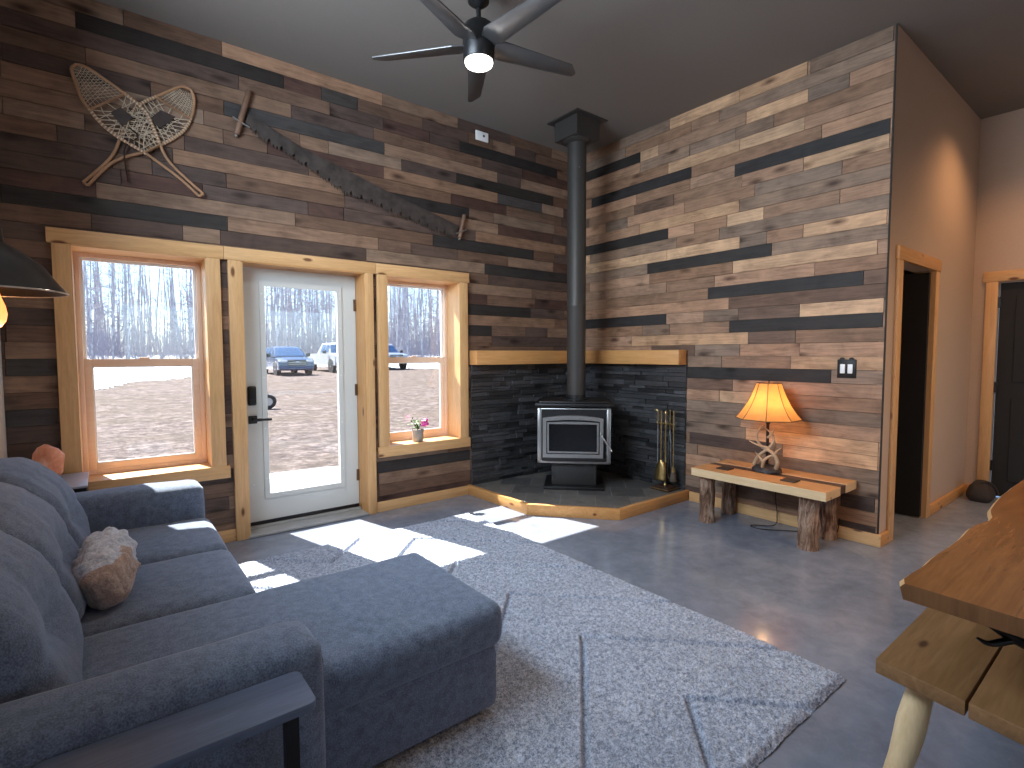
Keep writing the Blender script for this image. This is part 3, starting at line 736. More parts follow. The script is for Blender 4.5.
# ------------------------------------------------------------------ antler lamp
LX, LY, LZ = -.245, -2.315, .4555
lamp = thing('table_lamp', 'antler table lamp with a glowing amber bell shade on the log bench', 'table lamp', (LX, LY, LZ))
m_rock = plain('lamp_base_resin', (.035, .026, .026), .55, var=.4, scale=18, bump=.6)
m_antler = plain('antler', (.44, .31, .19), .5, var=.35, scale=9, bump=.3)
m_stem = plain('lamp_stem_bronze', (.045, .025, .018), .4, .5, var=.3)
def shademat():
    t = NT('parchment_shade'); t.n.remove(t.b)
    f = t.noise(t.coord(), 14, 5, .6)
    col = t.ramp(f, [(.3, (.74, .38, .13)), (.7, (.84, .47, .18))])
    di = t.new('ShaderNodeBsdfDiffuse'); tr = t.new('ShaderNodeBsdfTranslucent'); mx = t.new('ShaderNodeMixShader')
    t.link(col, di.inputs['Color']); t.link(col, tr.inputs['Color']); mx.inputs[0].default_value = .55
    t.link(di.outputs[0], mx.inputs[1]); t.link(tr.outputs[0], mx.inputs[2]); t.link(mx.outputs[0], t.out.inputs['Surface']); return t.m
m_shade = shademat()
mb = MB(); mb.lathe([(.085, 0), (.115, .004), (.112, .025), (.09, .042), (.05, .052), (.001, .056)], (0, 0, 0), 28, M=Matrix.Diagonal((.85, .95, 1, 1)), jit=(.012, 22)); mb.build('base', m_rock, lamp, smooth=60)
mb = MB(); mb.cyl((0, 0, .05), (0, 0, .44), .011); mb.lathe([(.011, .37), (.017, .38), (.017, .42), (.010, .43)], (0, 0, 0), 20); mb.build('stem', m_stem, lamp, smooth=40)
# view axes on the bench: 'a' runs along the wall (-y is to the right)
def ant(pts, r):
    mb = MB(); P = spline([(x, y, z) for x, y, z in pts], 6); n = len(P)
    mb.tube(P, [r*(1-.75*i/(n-1)) for i in range(n)], 10); return mb
A1 = ant([(-.03, .085, .045), (-.045, .045, .12), (-.02, -.03, .20), (.0, -.045, .28), (-.015, .035, .36)], .017)
A1.tube(spline([(-.03, -.02, .19), (-.06, .05, .21), (-.07, .11, .235)], 5), [.012-.0009*i for i in range(11)], 8); A1.build('antler', m_antler, lamp, smooth=60)
A2 = ant([(-.03, -.085, .04), (-.055, -.105, .10), (-.05, -.06, .165), (-.02, .03, .19), (.0, .085, .25), (-.01, .06, .33), (0, .01, .355)], .017)
A2.tube(spline([(-.05, -.08, .15), (-.06, -.11, .19), (-.055, -.13, .205)], 5), [.010-.0008*i for i in range(11)], 8); A2.build('antler', m_antler, lamp, smooth=60)
A3 = ant([(-.07, .0, .045), (-.09, -.02, .10), (-.08, -.065, .14), (-.06, -.10, .125), (-.05, -.115, .07)], .014)
A3.tube(spline([(-.085, -.01, .09), (-.08, .03, .13), (-.05, .07, .15)], 5), [.011-.0008*i for i in range(11)], 8); A3.build('antler', m_antler, lamp, smooth=60)
A4 = ant([(.05, .02, .05), (.055, -.03, .16), (.03, -.03, .26), (.02, .02, .34)], .014)
A4.tube(spline([(-.02, -.01, .27), (-.03, -.05, .31), (-.02, -.06, .36)], 5), [.010-.0008*i for i in range(11)], 8); A4.build('antler', m_antler, lamp, smooth=60)
# octagonal bell shade
prof = [(.234, .415), (.198, .458), (.160, .516), (.127, .582), (.103, .645), (.088, .692)]
mb = MB(); n = 8; rings = []; vs = []; fs = []
for (r, z) in prof:
    for k in range(n): vs.append((r*math.cos(2*PI*(k+.5)/n), r*math.sin(2*PI*(k+.5)/n), z))
for i in range(len(prof)-1):
    for k in range(n): fs.append((i*n+k, i*n+(k+1) % n, (i+1)*n+(k+1) % n, (i+1)*n+k))
mb.faces(vs, fs); shade = mb.build('shade', m_shade, lamp)
m_seam = plain('shade_trim', (.10, .05, .022), .7)
mb = MB()
for k in range(n): mb.tube([(r*math.cos(2*PI*(k+.5)/n)*1.002, r*math.sin(2*PI*(k+.5)/n)*1.002, z) for r, z in prof], .0026, 6)
for r, z in (prof[0], prof[-1]): mb.tube([(r*math.cos(2*PI*(k+.5)/n), r*math.sin(2*PI*(k+.5)/n), z) for k in range(n)], .0035, 6, closed=True)
mb.build('trim', m_seam, shade, smooth=60)
mb = MB(); mb.cyl((0, 0, .66), (0, 0, .705), .004); mb.ball((0, 0, .71), .009)
for k in range(3): mb.tube([(0, 0, .675), (.086*math.cos(k*2.094), .086*math.sin(k*2.094), .688)], .002, 6)
mb.build('finial', m_stem, lamp, smooth=40)
m_bulb = emit('lamp_bulb_glow', (1, .62, .28), 30)
mb = MB(); mb.ball((0, 0, .52), (.03, .03, .042)); mb.lathe([(.014, .43), (.014, .48)], (0, 0, 0), 14); mb.build('bulb', m_bulb, lamp, smooth=60)
m_cord = plain('black_cord', (.012, .012, .012), .5)
mb = MB(); mb.tube(spline([(.09, .02, .012), (.19, .03, .010), (.205, .03, -.03), (.20, .02, -.25), (.19, .0, -.38), (.10, -.02, -.444), (-.02, .10, -.449), (-.06, .02, -.449), (.05, -.12, -.449), (.15, -.25, -.447), (.195, -.42, -.43), (.205, -.45, -.30)], 6), .0038, 6)
mb.build('cord', m_cord, lamp, smooth=60)

# ------------------------------------------------------------------ light switch
sw = thing('light_switch', 'dark metal double light switch plate with two white rockers on the plank wall', 'light switch', (-.003, -2.765, 1.262))
mb = MB(); mb.box(-.008, .002, -.062, .062, -.068, .068, bev=.004)
for s in (-1, 1): mb.lathe([(.018, 0), (.018, .006)], (0, 0, 0), 16, M=Matrix.Translation((-.001, s*.031, .066)) @ Matrix.Rotation(-PI/2, 4, 'Y'))
mb.build('plate', m_iron, sw, smooth=30)
for s in (-1, 1):
    mb = MB(); mb.box(-.014, -.007, s*.025-.0165, s*.025+.0165, -.034, .034, bev=.003); mb.build('rocker', m_bright, sw, smooth=30)

# small white cover plate near the ceiling
cp = thing('outlet_cover', 'small white cover plate with a dark hole, high on the window wall', 'cover plate', (-1.33, -.003, 3.485))
mb = MB(); mb.box(-.075, .075, -.010, .002, -.045, .045, bev=.006, seg=3); mb.build('plate', m_bright, cp, smooth=30)
mb = MB(); mb.cyl((.018, -.0125, .004), (.018, -.0095, .004), .011, n=14); mb.build('socket', m_iron, cp)
# ------------------------------------------------------------------ ceiling fan
FX, FY = -2.47, -1.62
fan = thing('ceiling_fan', 'black five-blade ceiling fan with a round lit lamp under its hub', 'ceiling fan', (FX, FY, H))
mb = MB(); mb.lathe([(.068, -.001), (.068, -.10), (.062, -.135), (.03, -.16), (.014, -.17)], (0, 0, 0), 32); mb.build('canopy', m_black, fan, smooth=40)
mb = MB(); mb.cyl((0, 0, -.16), (0, 0, -.26), .014); mb.lathe([(.022, -.235), (.03, -.25)], (0, 0, 0), 20); mb.build('downrod', m_black, fan, smooth=40)
mb = MB(); mb.lathe([(.012, -.238), (.05, -.246), (.082, -.268), (.094, -.30), (.096, -.34), (.093, -.468), (.088, -.474)], (0, 0, 0), 40); mb.build('motor_hub', m_black, fan, smooth=40)
m_blade = plain('fan_blade', (.13, .13, .132), .28, .6, var=.06, scale=10)
for k in range(5):
    a = math.radians(-13.8+72*k); M = Matrix.Rotation(a, 4, 'Z')
    P = Matrix.Translation((0, 0, -.385)) @ M @ Matrix.Rotation(math.radians(-13), 4, 'X')
    mb = MB(); poly = [(.06, -.035), (.14, -.078), (.62, -.040), (.678, .020), (.665, .052), (.15, .066), (.06, .04)]
    mb.prism(poly, -.004, .004, M=P, bev=.0015); mb.build('blade', m_blade, fan, smooth=30)
m_led = emit('fan_lamp_glow', (1, .95, .86), 9)
mb = MB(); mb.lathe([(.083, -.472), (.083, -.482), (.078, -.494), (.06, -.504), (.001, -.509)], (0, 0, 0), 40); mb.build('lamp_lens', m_led, fan, smooth=60)

# ------------------------------------------------------------------ snowshoes
m_ash = plain('bent_ash_frame', (.35, .19, .10), .5, var=.2, scale=8)
m_raw = plain('rawhide_lacing', (.52, .42, .31), .6, var=.25, scale=30)
m_leather = plain('dark_leather', (.035, .020, .016), .55, var=.3, scale=20)
def resample(poly, n):
    P = spline([(a, 0, b) for a, b in poly], 8)
    L = [0]
    for a, b in zip(P, P[1:]): L.append(L[-1]+(b-a).length)
    out = []; j = 0
    for i in range(n):
        s = L[-1]*i/(n-1)
        while j < len(L)-2 and L[j+1] < s: j += 1
        t = (s-L[j])/max(1e-9, L[j+1]-L[j]); out.append(P[j].lerp(P[j+1], t))
    return out
def snowshoe(label, Lp, Rp, y, toe, z0, z1, n=60, lw=.0027):
    t = thing('snowshoe', label, 'snowshoe', (-4.05, 0, 2.8), 0, 'crossed snowshoes on the window wall')
    o = t.location
    A = [V((p.x, y, p.z)) for p in resample(Lp, n)]; B = [V((p.x, y, p.z)) for p in resample(Rp, n)]
    cap = [A[0].lerp(B[0], s)+V((0, 0, .004*math.sin(s*PI))) for s in (.25, .5, .75)]
    loop = A[::-1]+cap+B
    mb = MB(); mb.tube(loop, .0095, 10, flat=(1, 1)); mb.tube([A[-1], B[-1]], .009, 8); mb.build('frame', m_ash, t, off=o, smooth=60)
    def at(s, w, dy=0):
        i = s*(n-1); k = min(n-2, int(i)); q = i-k
        return A[k].lerp(A[k+1], q).lerp(B[k].lerp(B[k+1], q), w)+V((0, dy, 0))
    for s in (z0, z1):
        mb = MB(); mb.tube([at(s, .0), at(s, 1)], .009, 8, flat=(1.5, .6)); mb.build('crossbar', m_ash, t, off=o, smooth=60)
    # coarse rawhide web between the bars
    mb = MB(); ns = 11
    for i in range(ns+1):
        s = z0+(z1-z0)*i/ns
        for dl in (.15, -.15):
            s2 = s+dl
            if z0 <= s2 <= z1:
                pts = [at(s+(s2-s)*k/5, k/5, .004*math.sin(k*2.1+i)) for k in range(6)]
                mb.tube(pts, lw*random.uniform(.7, 1.25), 5)
        if i % 2 == 0: mb.tube([at(s, w, .003*math.cos(w*9+i)) for w in (0, .2, .4, .6, .8, 1)], lw*.9, 5)
    for w in (.25, .5, .75): mb.tube([at(z0+(z1-z0)*k/8, w+.05*math.sin(k*1.7+w*9)) for k in range(9)], lw*.9, 5)
    for s in [z0+(z1-z0)*i/18 for i in range(19)]:   # wraps round the frame
        for w in (0, 1): p = at(s, w); mb.ball(p, .0108, 8, 5)
    mb.build('rawhide_web', m_raw, t, off=o, smooth=60)
    mb = MB()
    for i in range(12):
        s = toe+(z0-toe)*i/12
        for dl in (.06, -.06):
            s2 = s+dl
            if toe*.6 <= s2 <= z0: mb.tube([at(s, .03), at((s+s2)/2, .5), at(s2, .97)], .0013, 4)
    for i in range(9): mb.tube([at(toe+(z0-toe)*k/6, .1+.1*i) for k in range(7)], .0012, 4)
    mb.build('toe_web', m_raw, t, off=o)
    return t, at, o
t, at, o = snowshoe('longer snowshoe with its rounded toe up at the left, crossing in front', SA_L, SA_R, -.046, .03, .27, .62)
mb = MB(); q = []
for (s, w) in ((.33, .35), (.33, .62), (.41, .66), (.42, .3)): q.append(at(s, w, -.006))
mb.faces([tuple(p) for p in q]+[tuple(p+V((0, -.005, 0))) for p in q], [(0, 1, 2, 3), (4, 7, 6, 5), (0, 4, 5, 1), (1, 5, 6, 2), (2, 6, 7, 3), (3, 7, 4, 0)])
mb.tube(spline([at(.45, .4, -.012), at(.52, .38, -.014), V((-4.145, -.04, 2.70)), V((-4.135, -.03, 2.50))], 6), .007, 6, flat=(1.6, .5))
mb.build('binding', m_leather, t, off=o, smooth=50)
t, at, o = snowshoe('shorter snowshoe with its square toe up at the right, crossing behind', SB_L, SB_R, -.024, .03, .20, .55)
mb = MB(); q = []
for (s, w) in ((.27, .35), (.25, .68), (.38, .66), (.38, .35)): q.append(at(s, w, -.006))
mb.faces([tuple(p) for p in q]+[tuple(p+V((0, -.005, 0))) for p in q], [(0, 1, 2, 3), (4, 7, 6, 5), (0, 4, 5, 1), (1, 5, 6, 2), (2, 6, 7, 3), (3, 7, 4, 0)])
mb.build('binding', m_leather, t, off=o, smooth=50)

# ------------------------------------------------------------------ two-man crosscut saw
saw = thing('crosscut_saw', 'long rusty two-man crosscut saw hung slanting above the door', 'saw', (-2.5, 0, 2.8)); o = saw.location
m_rust = plain('rusty_saw_steel', (.060, .048, .043), .6, .35, var=.4, scale=14, bump=.2)
def lin(poly, n):
    return [(poly[0][0]+(poly[-1][0]-poly[0][0])*i/(n-1), interp(poly, poly[0][0]+(poly[-1][0]-poly[0][0])*i/(n-1))) for i in range(n)]
U = [(p.x, p.z) for p in resample(SAW_U, 60)]
Lw = lin(SAW_L, 141); teeth = []
for i, (x, z) in enumerate(Lw):
    k = i % 7; dz = (-.022, .0, -.022, .0, -.022, .006, .016)[k]*1.5; teeth.append((x, z+dz if 3 < i < 137 else z))
mb = MB(); vs = []; fs = []; nu = len(teeth)
Ux = [(U[0][0]+(U[-1][0]-U[0][0])*i/(nu-1)) for i in range(nu)]
for yy in (-.0285, -.0255):
    vs += [(x, yy, interp(U, x)) for x in Ux]+[(x, yy, z) for x, z in teeth]
for i in range(nu-1):
    fs += [(i, i+1, nu+i+1, nu+i), (2*nu+i, 3*nu+i, 3*nu+i+1, 2*nu+i+1), (i, 2*nu+i, 2*nu+i+1, i+1), (nu+i, nu+i+1, 3*nu+i+1, 3*nu+i)]
fs += [(0, nu, 3*nu, 2*nu), (nu-1, 3*nu-1, 4*nu-1, 2*nu-1)]
mb.faces(vs, fs); mb.build('blade', m_rust, saw, off=o)
m_hand = plain('worn_wood_handle', (.17, .095, .06), .6, var=.3, scale=12, bump=.2)
for (a, b, r) in ((SAW_H[0], SAW_H[1], .021), (SAW_H[2], SAW_H[3], .019)):
    mb = MB(); a3, b3 = V((a[0], -.032, a[1])), V((b[0], -.032, b[1]))
    mb.tube([a3.lerp(b3, s) for s in (0, .03, .3, .5, .7, .97, 1)], [r*.6, r, r*1.02, r*.85, r, r, r*.6], 12); h = mb.build('handle', m_hand, saw, off=o, smooth=50)
    mb = MB(); e = b3+(b3-a3).normalized()*.008; mb.ball(e, .011, 10, 8); m_ = a3.lerp(b3, .72); s = 1 if a[0] < -2.5 else -1; mb.tube([m_+V((-.05*s, -.012, .02)), m_+V((.06*s, -.012, -.028))], .007, 8)
    mb.build('bolt', m_steel, h, off=o, smooth=50)

# ------------------------------------------------------------------ industrial wall lamp at the left
wl = thing('wall_lamp', 'dark metal cone lamp with a glowing bare bulb at the left edge above the sofa', 'wall lamp', (XL, -1.95, 1.85))
cx, cy, cz = .205, 0, -.27   # shade centre, rim height (local)
m_shdark = plain('shade_dark_bronze', (.030, .022, .018), .38, .6, var=.2)
mb = MB(); mb.lathe([(.055, 0), (.055, .012), (.03, .02)], (0, 0, 0), 24, M=Matrix.Translation((.001, 0, 0)) @ Matrix.Rotation(PI/2, 4, 'Y')); mb.build('wall_plate', m_shdark, wl, smooth=40)
mb = MB(); mb.tube(spline([(.015, 0, 0), (.06, 0, .06), (.13, 0, .09), (cx, 0, .05), (cx, 0, -.07)], 6), .009, 10); mb.build('arm', m_shdark, wl, smooth=60)
mb = MB(); out = [(.030, .20), (.034, .155), (.080, .125), (.125, .088), (.152, .045), (.182, .004), (.185, 0)]; inn_ = [(.181, 0), (.178, .004), (.148, .045), (.121, .084), (.077, .121), (.030, .15)]
mb.lathe(out+inn_, (cx, cy, cz), 48, cap=False); sh = mb.build('shade', m_shdark, wl, smooth=35)
m_rim = plain('rim_metal', (.55, .5, .45), .3, .8)
mb = MB(); mb.tube([(cx+  .1835*math.cos(a*2*PI/48),   .1835*math.sin(a*2*PI/48), cz) for a in range(48)], .0028, 6, closed=True); mb.build('rim', m_rim, sh, smooth=60)
m_edison = emit('edison_bulb_glow', (1, .22, .03), 2.2)
mb = MB(); mb.lathe([(.001, -.118), (.016, -.113), (.028, -.095), (.032, -.072), (.028, -.045), (.018, -.015), (.014, .01), (.014, .05)], (cx, 0, cz), 24); mb.build('bulb', m_edison, wl, smooth=60)
mb = MB(); mb.cyl((cx, 0, cz+.03), (cx, 0, cz+.16), .02); mb.build('socket', m_shdark, wl, smooth=40)

# ------------------------------------------------------------------ flower pot on the sill
pot = thing('flower_pot', 'small grey textured pot with a pink flower on the window sill', 'flower pot', (-2.035, .045, SILL+.0015))
m_pot = plain('grey_ceramic', (.30, .27, .24), .7, var=.25, scale=30, bump=.4)
m_leaf = plain('green_leaf', (.10, .19, .045), .5, var=.3, scale=14)
m_pink = plain('pink_petal', (.80, .10, .42), .5, var=.25, scale=16)
m_bud = plain('dark_bud', (.06, .045, .03), .6)
mb = MB(); mb.lathe([(.043, 0), (.047, .004), (.052, .06), (.054, .112), (.050, .115), (.047, .105)], (0, 0, 0), 28); mb.build('pot', m_pot, pot, smooth=40)
mb = MB(); mb.lathe([(.047, .10), (.02, .104), (.001, .105)], (0, 0, 0), 20); mb.build('soil', m_gap, pot)
mb = MB(); rnd = random.Random(5); tips = []
for k in range(13):
    a = rnd.uniform(0, 2*PI); L = rnd.uniform(.05, .10); h = rnd.uniform(.15, .23)
    if k < 3: a, L, h = -.3+.25*k, .05+.02*k, .165+.015*k
    tip = V((L*math.cos(a), L*math.sin(a)*.7, h)); tips.append(tip)
    mb.tube(spline([(0, 0, .1), (tip.x*.4, tip.y*.4, .16), tip], 5), .0022, 5)
mb.build('stem', m_leaf, pot, smooth=60)
mb = MB()
for k in range(30):
    b = V((rnd.uniform(-.05, .05), rnd.uniform(-.03, .03), rnd.uniform(.12, .19))); a = rnd.uniform(0, 2*PI); d = V((math.cos(a), math.sin(a), rnd.uniform(-.2, .8))).normalized(); s = d.cross(V((0, 0, 1))).normalized()*.011; L = rnd.uniform(.03, .055)
    up = V((0, 0, .004)); mb.faces([tuple(b), tuple(b+d*L*.5+s), tuple(b+d*L+up*-1), tuple(b+d*L*.5-s), tuple(b+d*L*.5+up*2)], [(0, 1, 4), (1, 2, 4), (2, 3, 4), (3, 0, 4)])
mb.build('leaf', m_leaf, pot, smooth=60)
mb = MB()
for cpt in (V((.055, -.01, .175)), V((.080, -.005, .19)), V((.048, -.02, .15)), V((.078, -.02, .158))):
    for k in range(11):
        a = k*2.4; ph = -.7+1.7*k/10; d = V((math.cos(a)*math.cos(ph), math.sin(a)*math.cos(ph), math.sin(ph))); mb.ball(cpt+d*.014, (.013, .013, .009), 8, 6, jit=(.3, 3))
mb.build('blossom', m_pink, pot, smooth=60)
for p in tips[3:9]:
    mb = MB(); mb.ball(p, (.006, .006, .010), 8, 6); mb.build('bud', m_bud, pot, smooth=60)

# ------------------------------------------------------------------ rug
def groove(x, y):
    """distance to the nearest carved zigzag line; apexes at x=-2.54 and every 1.28 m, lines .57 apart"""
    u = abs(((x+2.54+.64) % 1.28)-.64)       # distance from the apex column
    v = (y+u*1.0) + .86
    k = round(v/.57); return abs(v-k*.57)*.707
RX0, RX1, RY0, RY1 = -4.35, -1.888, -3.465, -.572
def rugmat():
    t = NT('shag_pile'); vec = t.coord()
    a = t.noise(vec, 58, 5, .75); b = t.noise(vec, 170, 3, .7); c = t.noise(vec, 3, 4)
    f = t.mix(.45, a, b)
    col = t.ramp(f, [(.41, (.13, .158, .225)), (.5, (.37, .42, .53)), (.60, (.68, .74, .85))])
    col = t.mix(t.ramp(c, [(.4, (0, 0, 0)), (.7, (.25, .25, .25))]), col, (.21, .225, .275))
    t.color(col); t.set(.95, 0, .1); t.b.inputs['Sheen Weight'].default_value = .3
    t.bump(f, .8, .012); return t.m
m_rug = rugmat()
nx, ny = 440, 520; vs = []; fs = []
rnd = random.Random(3)
for j in range(ny+1):
    for i in range(nx+1):
        x = RX0+(RX1-RX0)*i/nx; y = RY0+(RY1-RY0)*j/ny
        e = min(x-RX0, RX1-x, y-RY0, RY1-y)
        g = groove(x, y)
        z = .024*smoothstep(-.004, .022, e)+.004
        z -= .028*(1-smoothstep(.006, .017, g))
        z += rnd.uniform(-.0045, .0045)+.0035*mn.noise(V((x*28, y*28, 0)))
        wob = .006*mn.noise(V((x*9, y*9, 5))) if e < .004 else 0
        vs.append((x+wob+rnd.uniform(-.002, .002), y+wob+rnd.uniform(-.002, .002), max(.002, z)))
for j in range(ny):
    for i in range(nx): a = j*(nx+1)+i; fs.append((a, a+1, a+nx+2, a+nx+1))
me = bpy.data.meshes.new('area_rug'); me.from_pydata(vs, [], fs); me.materials.append(m_rug)
for p in me.polygons: p.use_smooth = True
rug = bpy.data.objects.new('area_rug', me); COL.objects.link(rug)
tag(rug, 'thick blue-grey shag rug with carved chevron lines on the concrete floor', 'rug')

# ------------------------------------------------------------------ sectional sofa
def fabric():
    t = NT('slate_blue_upholstery'); vec = t.coord()
    a = t.noise(vec, 240, 3, .7); b = t.noise(vec, 30, 4, .6); f = t.mix(.35, a, b)
    t.color(t.ramp(f, [(.40, (.070, .090, .132)), (.60, (.165, .205, .280))]))
    t.set(.9, 0, .2); t.b.inputs['Sheen Weight'].default_value = .35; t.b.inputs['Sheen Roughness'].default_value = .5
    t.b.inputs['Sheen Tint'].default_value = (.75, .85, 1, 1)
    t.bump(f, .35, .003); return t.m
m_fab = fabric()
m_foot = plain('black_plastic', (.012, .012, .012), .5)
sofa = thing('sectional_sofa', 'slate-blue upholstered sectional sofa with chaise along the left wall', 'sofa', (-4.3, -1.75, 0)); o = sofa.location
def wr_(p, amp, sc): return amp*mn.noise(V((p.x*sc, p.y*sc, p.z*sc)))
SB = XL+.012
mb = MB(); mb.soft(SB, -3.895, -2.74, -.80, .055, .30, .03, (6, 10, 3)); mb.build('base', m_fab, sofa, off=o, smooth=50)
# arms
def armfn(p, q):
    p = p.copy(); p.z += .006*mn.noise(V((p.x*5, p.y*9, 1))); return p
for (ya, yb, zt) in ((-.825, -.545, .625), (-2.935, -2.715, .625)):
    mb = MB(); mb.soft(SB, -3.862, ya, yb, .035, zt, .055, (14, 6, 8), (.004, .006, .012), armfn); a_ = mb.build('arm', m_fab, sofa, off=o, smooth=50)
    mb = MB()
    mb.tube([(-3.866, ya+.05, .06), (-3.866, ya+.05, zt-.07), (-3.868, ya+.065, zt-.055), (-3.868, yb-.065, zt-.055), (-3.866, yb-.05, zt-.07), (-3.866, yb-.05, .06)], .004, 6); mb.build('piping', m_fab, a_, off=o, smooth=60)
# back frame
mb = MB(); mb.soft(SB, -4.60, -2.72, -.82, .25, .80, .05, (4, 14, 6)); mb.build('back_frame', m_fab, sofa, off=o, smooth=50)
# seat cushions
def seatfn(p, q):
    p = p.copy()
    if q[2] > 0: p.z += wr_(p, .004, 7)
    return p
for (ya, yb) in ((-1.437, -.822), (-2.062, -1.443)):
    mb = MB(); mb.soft(-4.50, -3.845, ya, yb, .27, .445, .05, (14, 14, 6), (.008, .004, .018), seatfn); mb.build('seat_cushion', m_fab, sofa, off=o, smooth=60)
# chaise
def chfn(p, q):
    p = p.copy()
    if q[2] > 0:
        p.z += wr_(p, .005, 5)
        for xx, k in ((-3.66, 1), (-3.615, .8), (-3.575, .7), (-3.38, .4)):
            p.z += .011*k*math.exp(-((p.x-xx+.10*(p.y+2.4)+.012*math.sin(p.y*14+xx*9))/.014)**2)*(1-abs(q[1])**3)
        for xx, yy in ((-4.2, -2.55), (-4.12, -2.5), (-4.05, -2.58)): p.z += .006*math.exp(-(((p.x-xx)/.015)**2+((p.y-yy)/.09)**2))
    return p
mb = MB(); mb.soft(-4.50, -3.150, -2.770, -2.068, .285, .452, .05, (110, 24, 6), (.006, .006, .018), chfn); mb.build('chaise_cushion', m_fab, sofa, off=o, smooth=60)
mb = MB(); mb.soft(-4.0, -3.175, -2.755, -2.083, .055, .30, .03, (10, 8, 4)); mb.build('chaise_base', m_fab, sofa, off=o, smooth=50)
# back cushions
FR = [(.40, -4.40), (.48, -4.378), (.56, -4.388), (.69, -4.43), (.77, -4.475), (.84, -4.54), (.90, -4.61), (.96, -4.68)]
def backfn(yc, hw, seed):
    def fn(p, q):
        z = p.z; front = interp(FR, z); back = -4.735
        t = (p.x+4.735)/(.335)
        x = back+t*(front-back)
        s = (p.y-yc)/hw
        if q[0] > .2 or q[2] > .5:
            w = max(0, min(1, t))
            d = math.hypot(s*hw/.16, (z-.63)/.11)
            x -= .048*math.exp(-d*d)*w                                # tuft
            x -= .014*w*math.exp(-((z-.63-.05*s*s)/.022)**2)*(1-s*s); x -= .012*w*math.exp(-((s*hw+.05*math.sin((z-.63)*9))/.022)**2)*math.exp(-((z-.70)/.10)**2)            # crease across
            for kk in range(-4, 5):                                    # gathers at the top edge
                x += .005*w*math.exp(-((s*hw-.07*kk-.02*math.sin(seed+kk*2.3))/.012)**2)*smoothstep(.72, .86, z)
            x += .010*mn.noise(V((p.y*6+seed, z*5, seed)))*w
            x += .022*w*math.cos(s*PI/2)-.012
        return V((x, p.y, z+(.018*math.cos(s*PI/2) if q[2] > .9 else 0)))
    return fn
for i, (ya, yb) in enumerate(((-1.432, -.826), (-2.06, -1.438), (-2.712, -2.066))):
    mb = MB(); mb.soft(-4.735, -4.40, ya, yb, .42, .885, .09, (14, 36, 28), (0, .004, .01), backfn((ya+yb)/2, (yb-ya)/2, i*7.3)); mb.build('back_cushion', m_fab, sofa, off=o, smooth=60)
for (x, y) in ((-4.65, -.65), (-3.95, -.65), (-4.65, -2.85), (-3.95, -2.85), (-3.25, -2.15), (-3.25, -2.68)):
    mb = MB(); mb.lathe([(.02, .026), (.026, .06)], (x, y, 0), 14); mb.build('foot', m_foot, sofa, off=o, smooth=40)

# ------------------------------------------------------------------ fluffy pillow
def fur(name, c1, c2):
    t = NT(name); f = t.noise(t.coord(), 55, 5, .7, .5)
    t.color(t.ramp(f, [(.35, c1), (.65, c2)])); t.set(.95, 0, .1); t.b.inputs['Sheen Weight'].default_value = .4; t.bump(f, .9, .01); return t.m
m_furw, m_furb = fur('pale_fur', (.42, .47, .56), (.74, .78, .86)), fur('tan_suede', (.36, .25, .20), (.58, .43, .35))
def pillfn(p, q):
    k = 1-.16*abs(q[1])**4
    c0 = V((0, p.y, 0)); p = c0+(p-c0)*k
    n_ = mn.noise(p*16)*.012+abs(mn.noise(p*34))*.022
    if q[2] > -.3 and p.y > -.20: a_ = math.atan2(p.z, p.x); p += V((p.x, 0, p.z)).normalized()*(n_*.8+.011*abs(math.sin(p.y*52+.5*math.sin(a_*3)))*abs(math.sin(a_*5+p.y*9)))
    return p
mb = MB(); mb.soft(-.066, .066, -.255, .255, -.085, .085, .042, (18, 70, 22), (.022, .014, .022), pillfn)
M = Matrix.Translation((-4.318, -1.70, .542)) @ Matrix.Rotation(math.radians(-2), 4, 'Z') @ Matrix.Rotation(math.radians(-16), 4, 'Y')
pl = mb.build('throw_pillow', [m_furw, m_furb], smooth=60); pl.matrix_world = M
for p in pl.data.polygons:
    c_ = p.center
    if c_.y < -.215-.25*(c_.z-.02) or (c_.x > -.01 and c_.y < -.04-1.1*(.08-c_.x) and c_.z < .07) or c_.z < -.08: p.material_index = 1
tag(pl, 'pale blue furry throw pillow with tan side lying on the sofa seat', 'pillow')

# ------------------------------------------------------------------ tables at the sofa
m_tray = wood('dark_tray_wood', (.065, .088, .145), (.115, .15, .235), 'X', 1.6, .5, 0, spec=.6, bump=.2)
ct = thing('side_table', 'narrow dark wood-grain side table standing against the near sofa arm', 'side table', (-4.19, -3.015, 0))
mb = MB(); poly = []
for (x, y, a0) in ((.250-.02, .078-.02, 0), (-.250+.02, .078-.02, 90), (-.250+.02, -.075+.02, 180), (.250-.02, -.075+.02, 270)):
    poly += [(x+.02*math.cos(math.radians(a0+k*22.5)), y+.02*math.sin(math.radians(a0+k*22.5))) for k in range(5)]
mb.prism(poly, .560, .582, bev=.003); mb.build('top', m_tray, ct, smooth=30)
for x in (-.20, .20):
    mb = MB(); mb.box(x-.015, x+.015, -.045, -.020, .016, .561); mb.box(x-.015, x+.015, -.055, .06, 0, .018); mb.build('leg', m_black, ct)
m_et = plain('grey_table_top', (.36, .34, .36), .35, var=.05)
et = thing('end_table', 'small end table with pale grey top between sofa arm and window', 'end table', (-4.565, -.29, 0))
mb = MB(); mb.box(-.165, .165, -.225, .225, .632, .645, bev=.003); mb.build('top', m_et, et, smooth=30)
mb = MB(); mb.box(-.163, .163, -.223, .223, .605, .632); mb.build('apron', m_black, et)
for (x, y) in ((-.14, -.2), (.14, -.2), (-.14, .2), (.14, .2)):
    mb = MB(); mb.box(x-.018, x+.018, y-.018, y+.018, 0, .606); mb.build('leg', m_black, et)
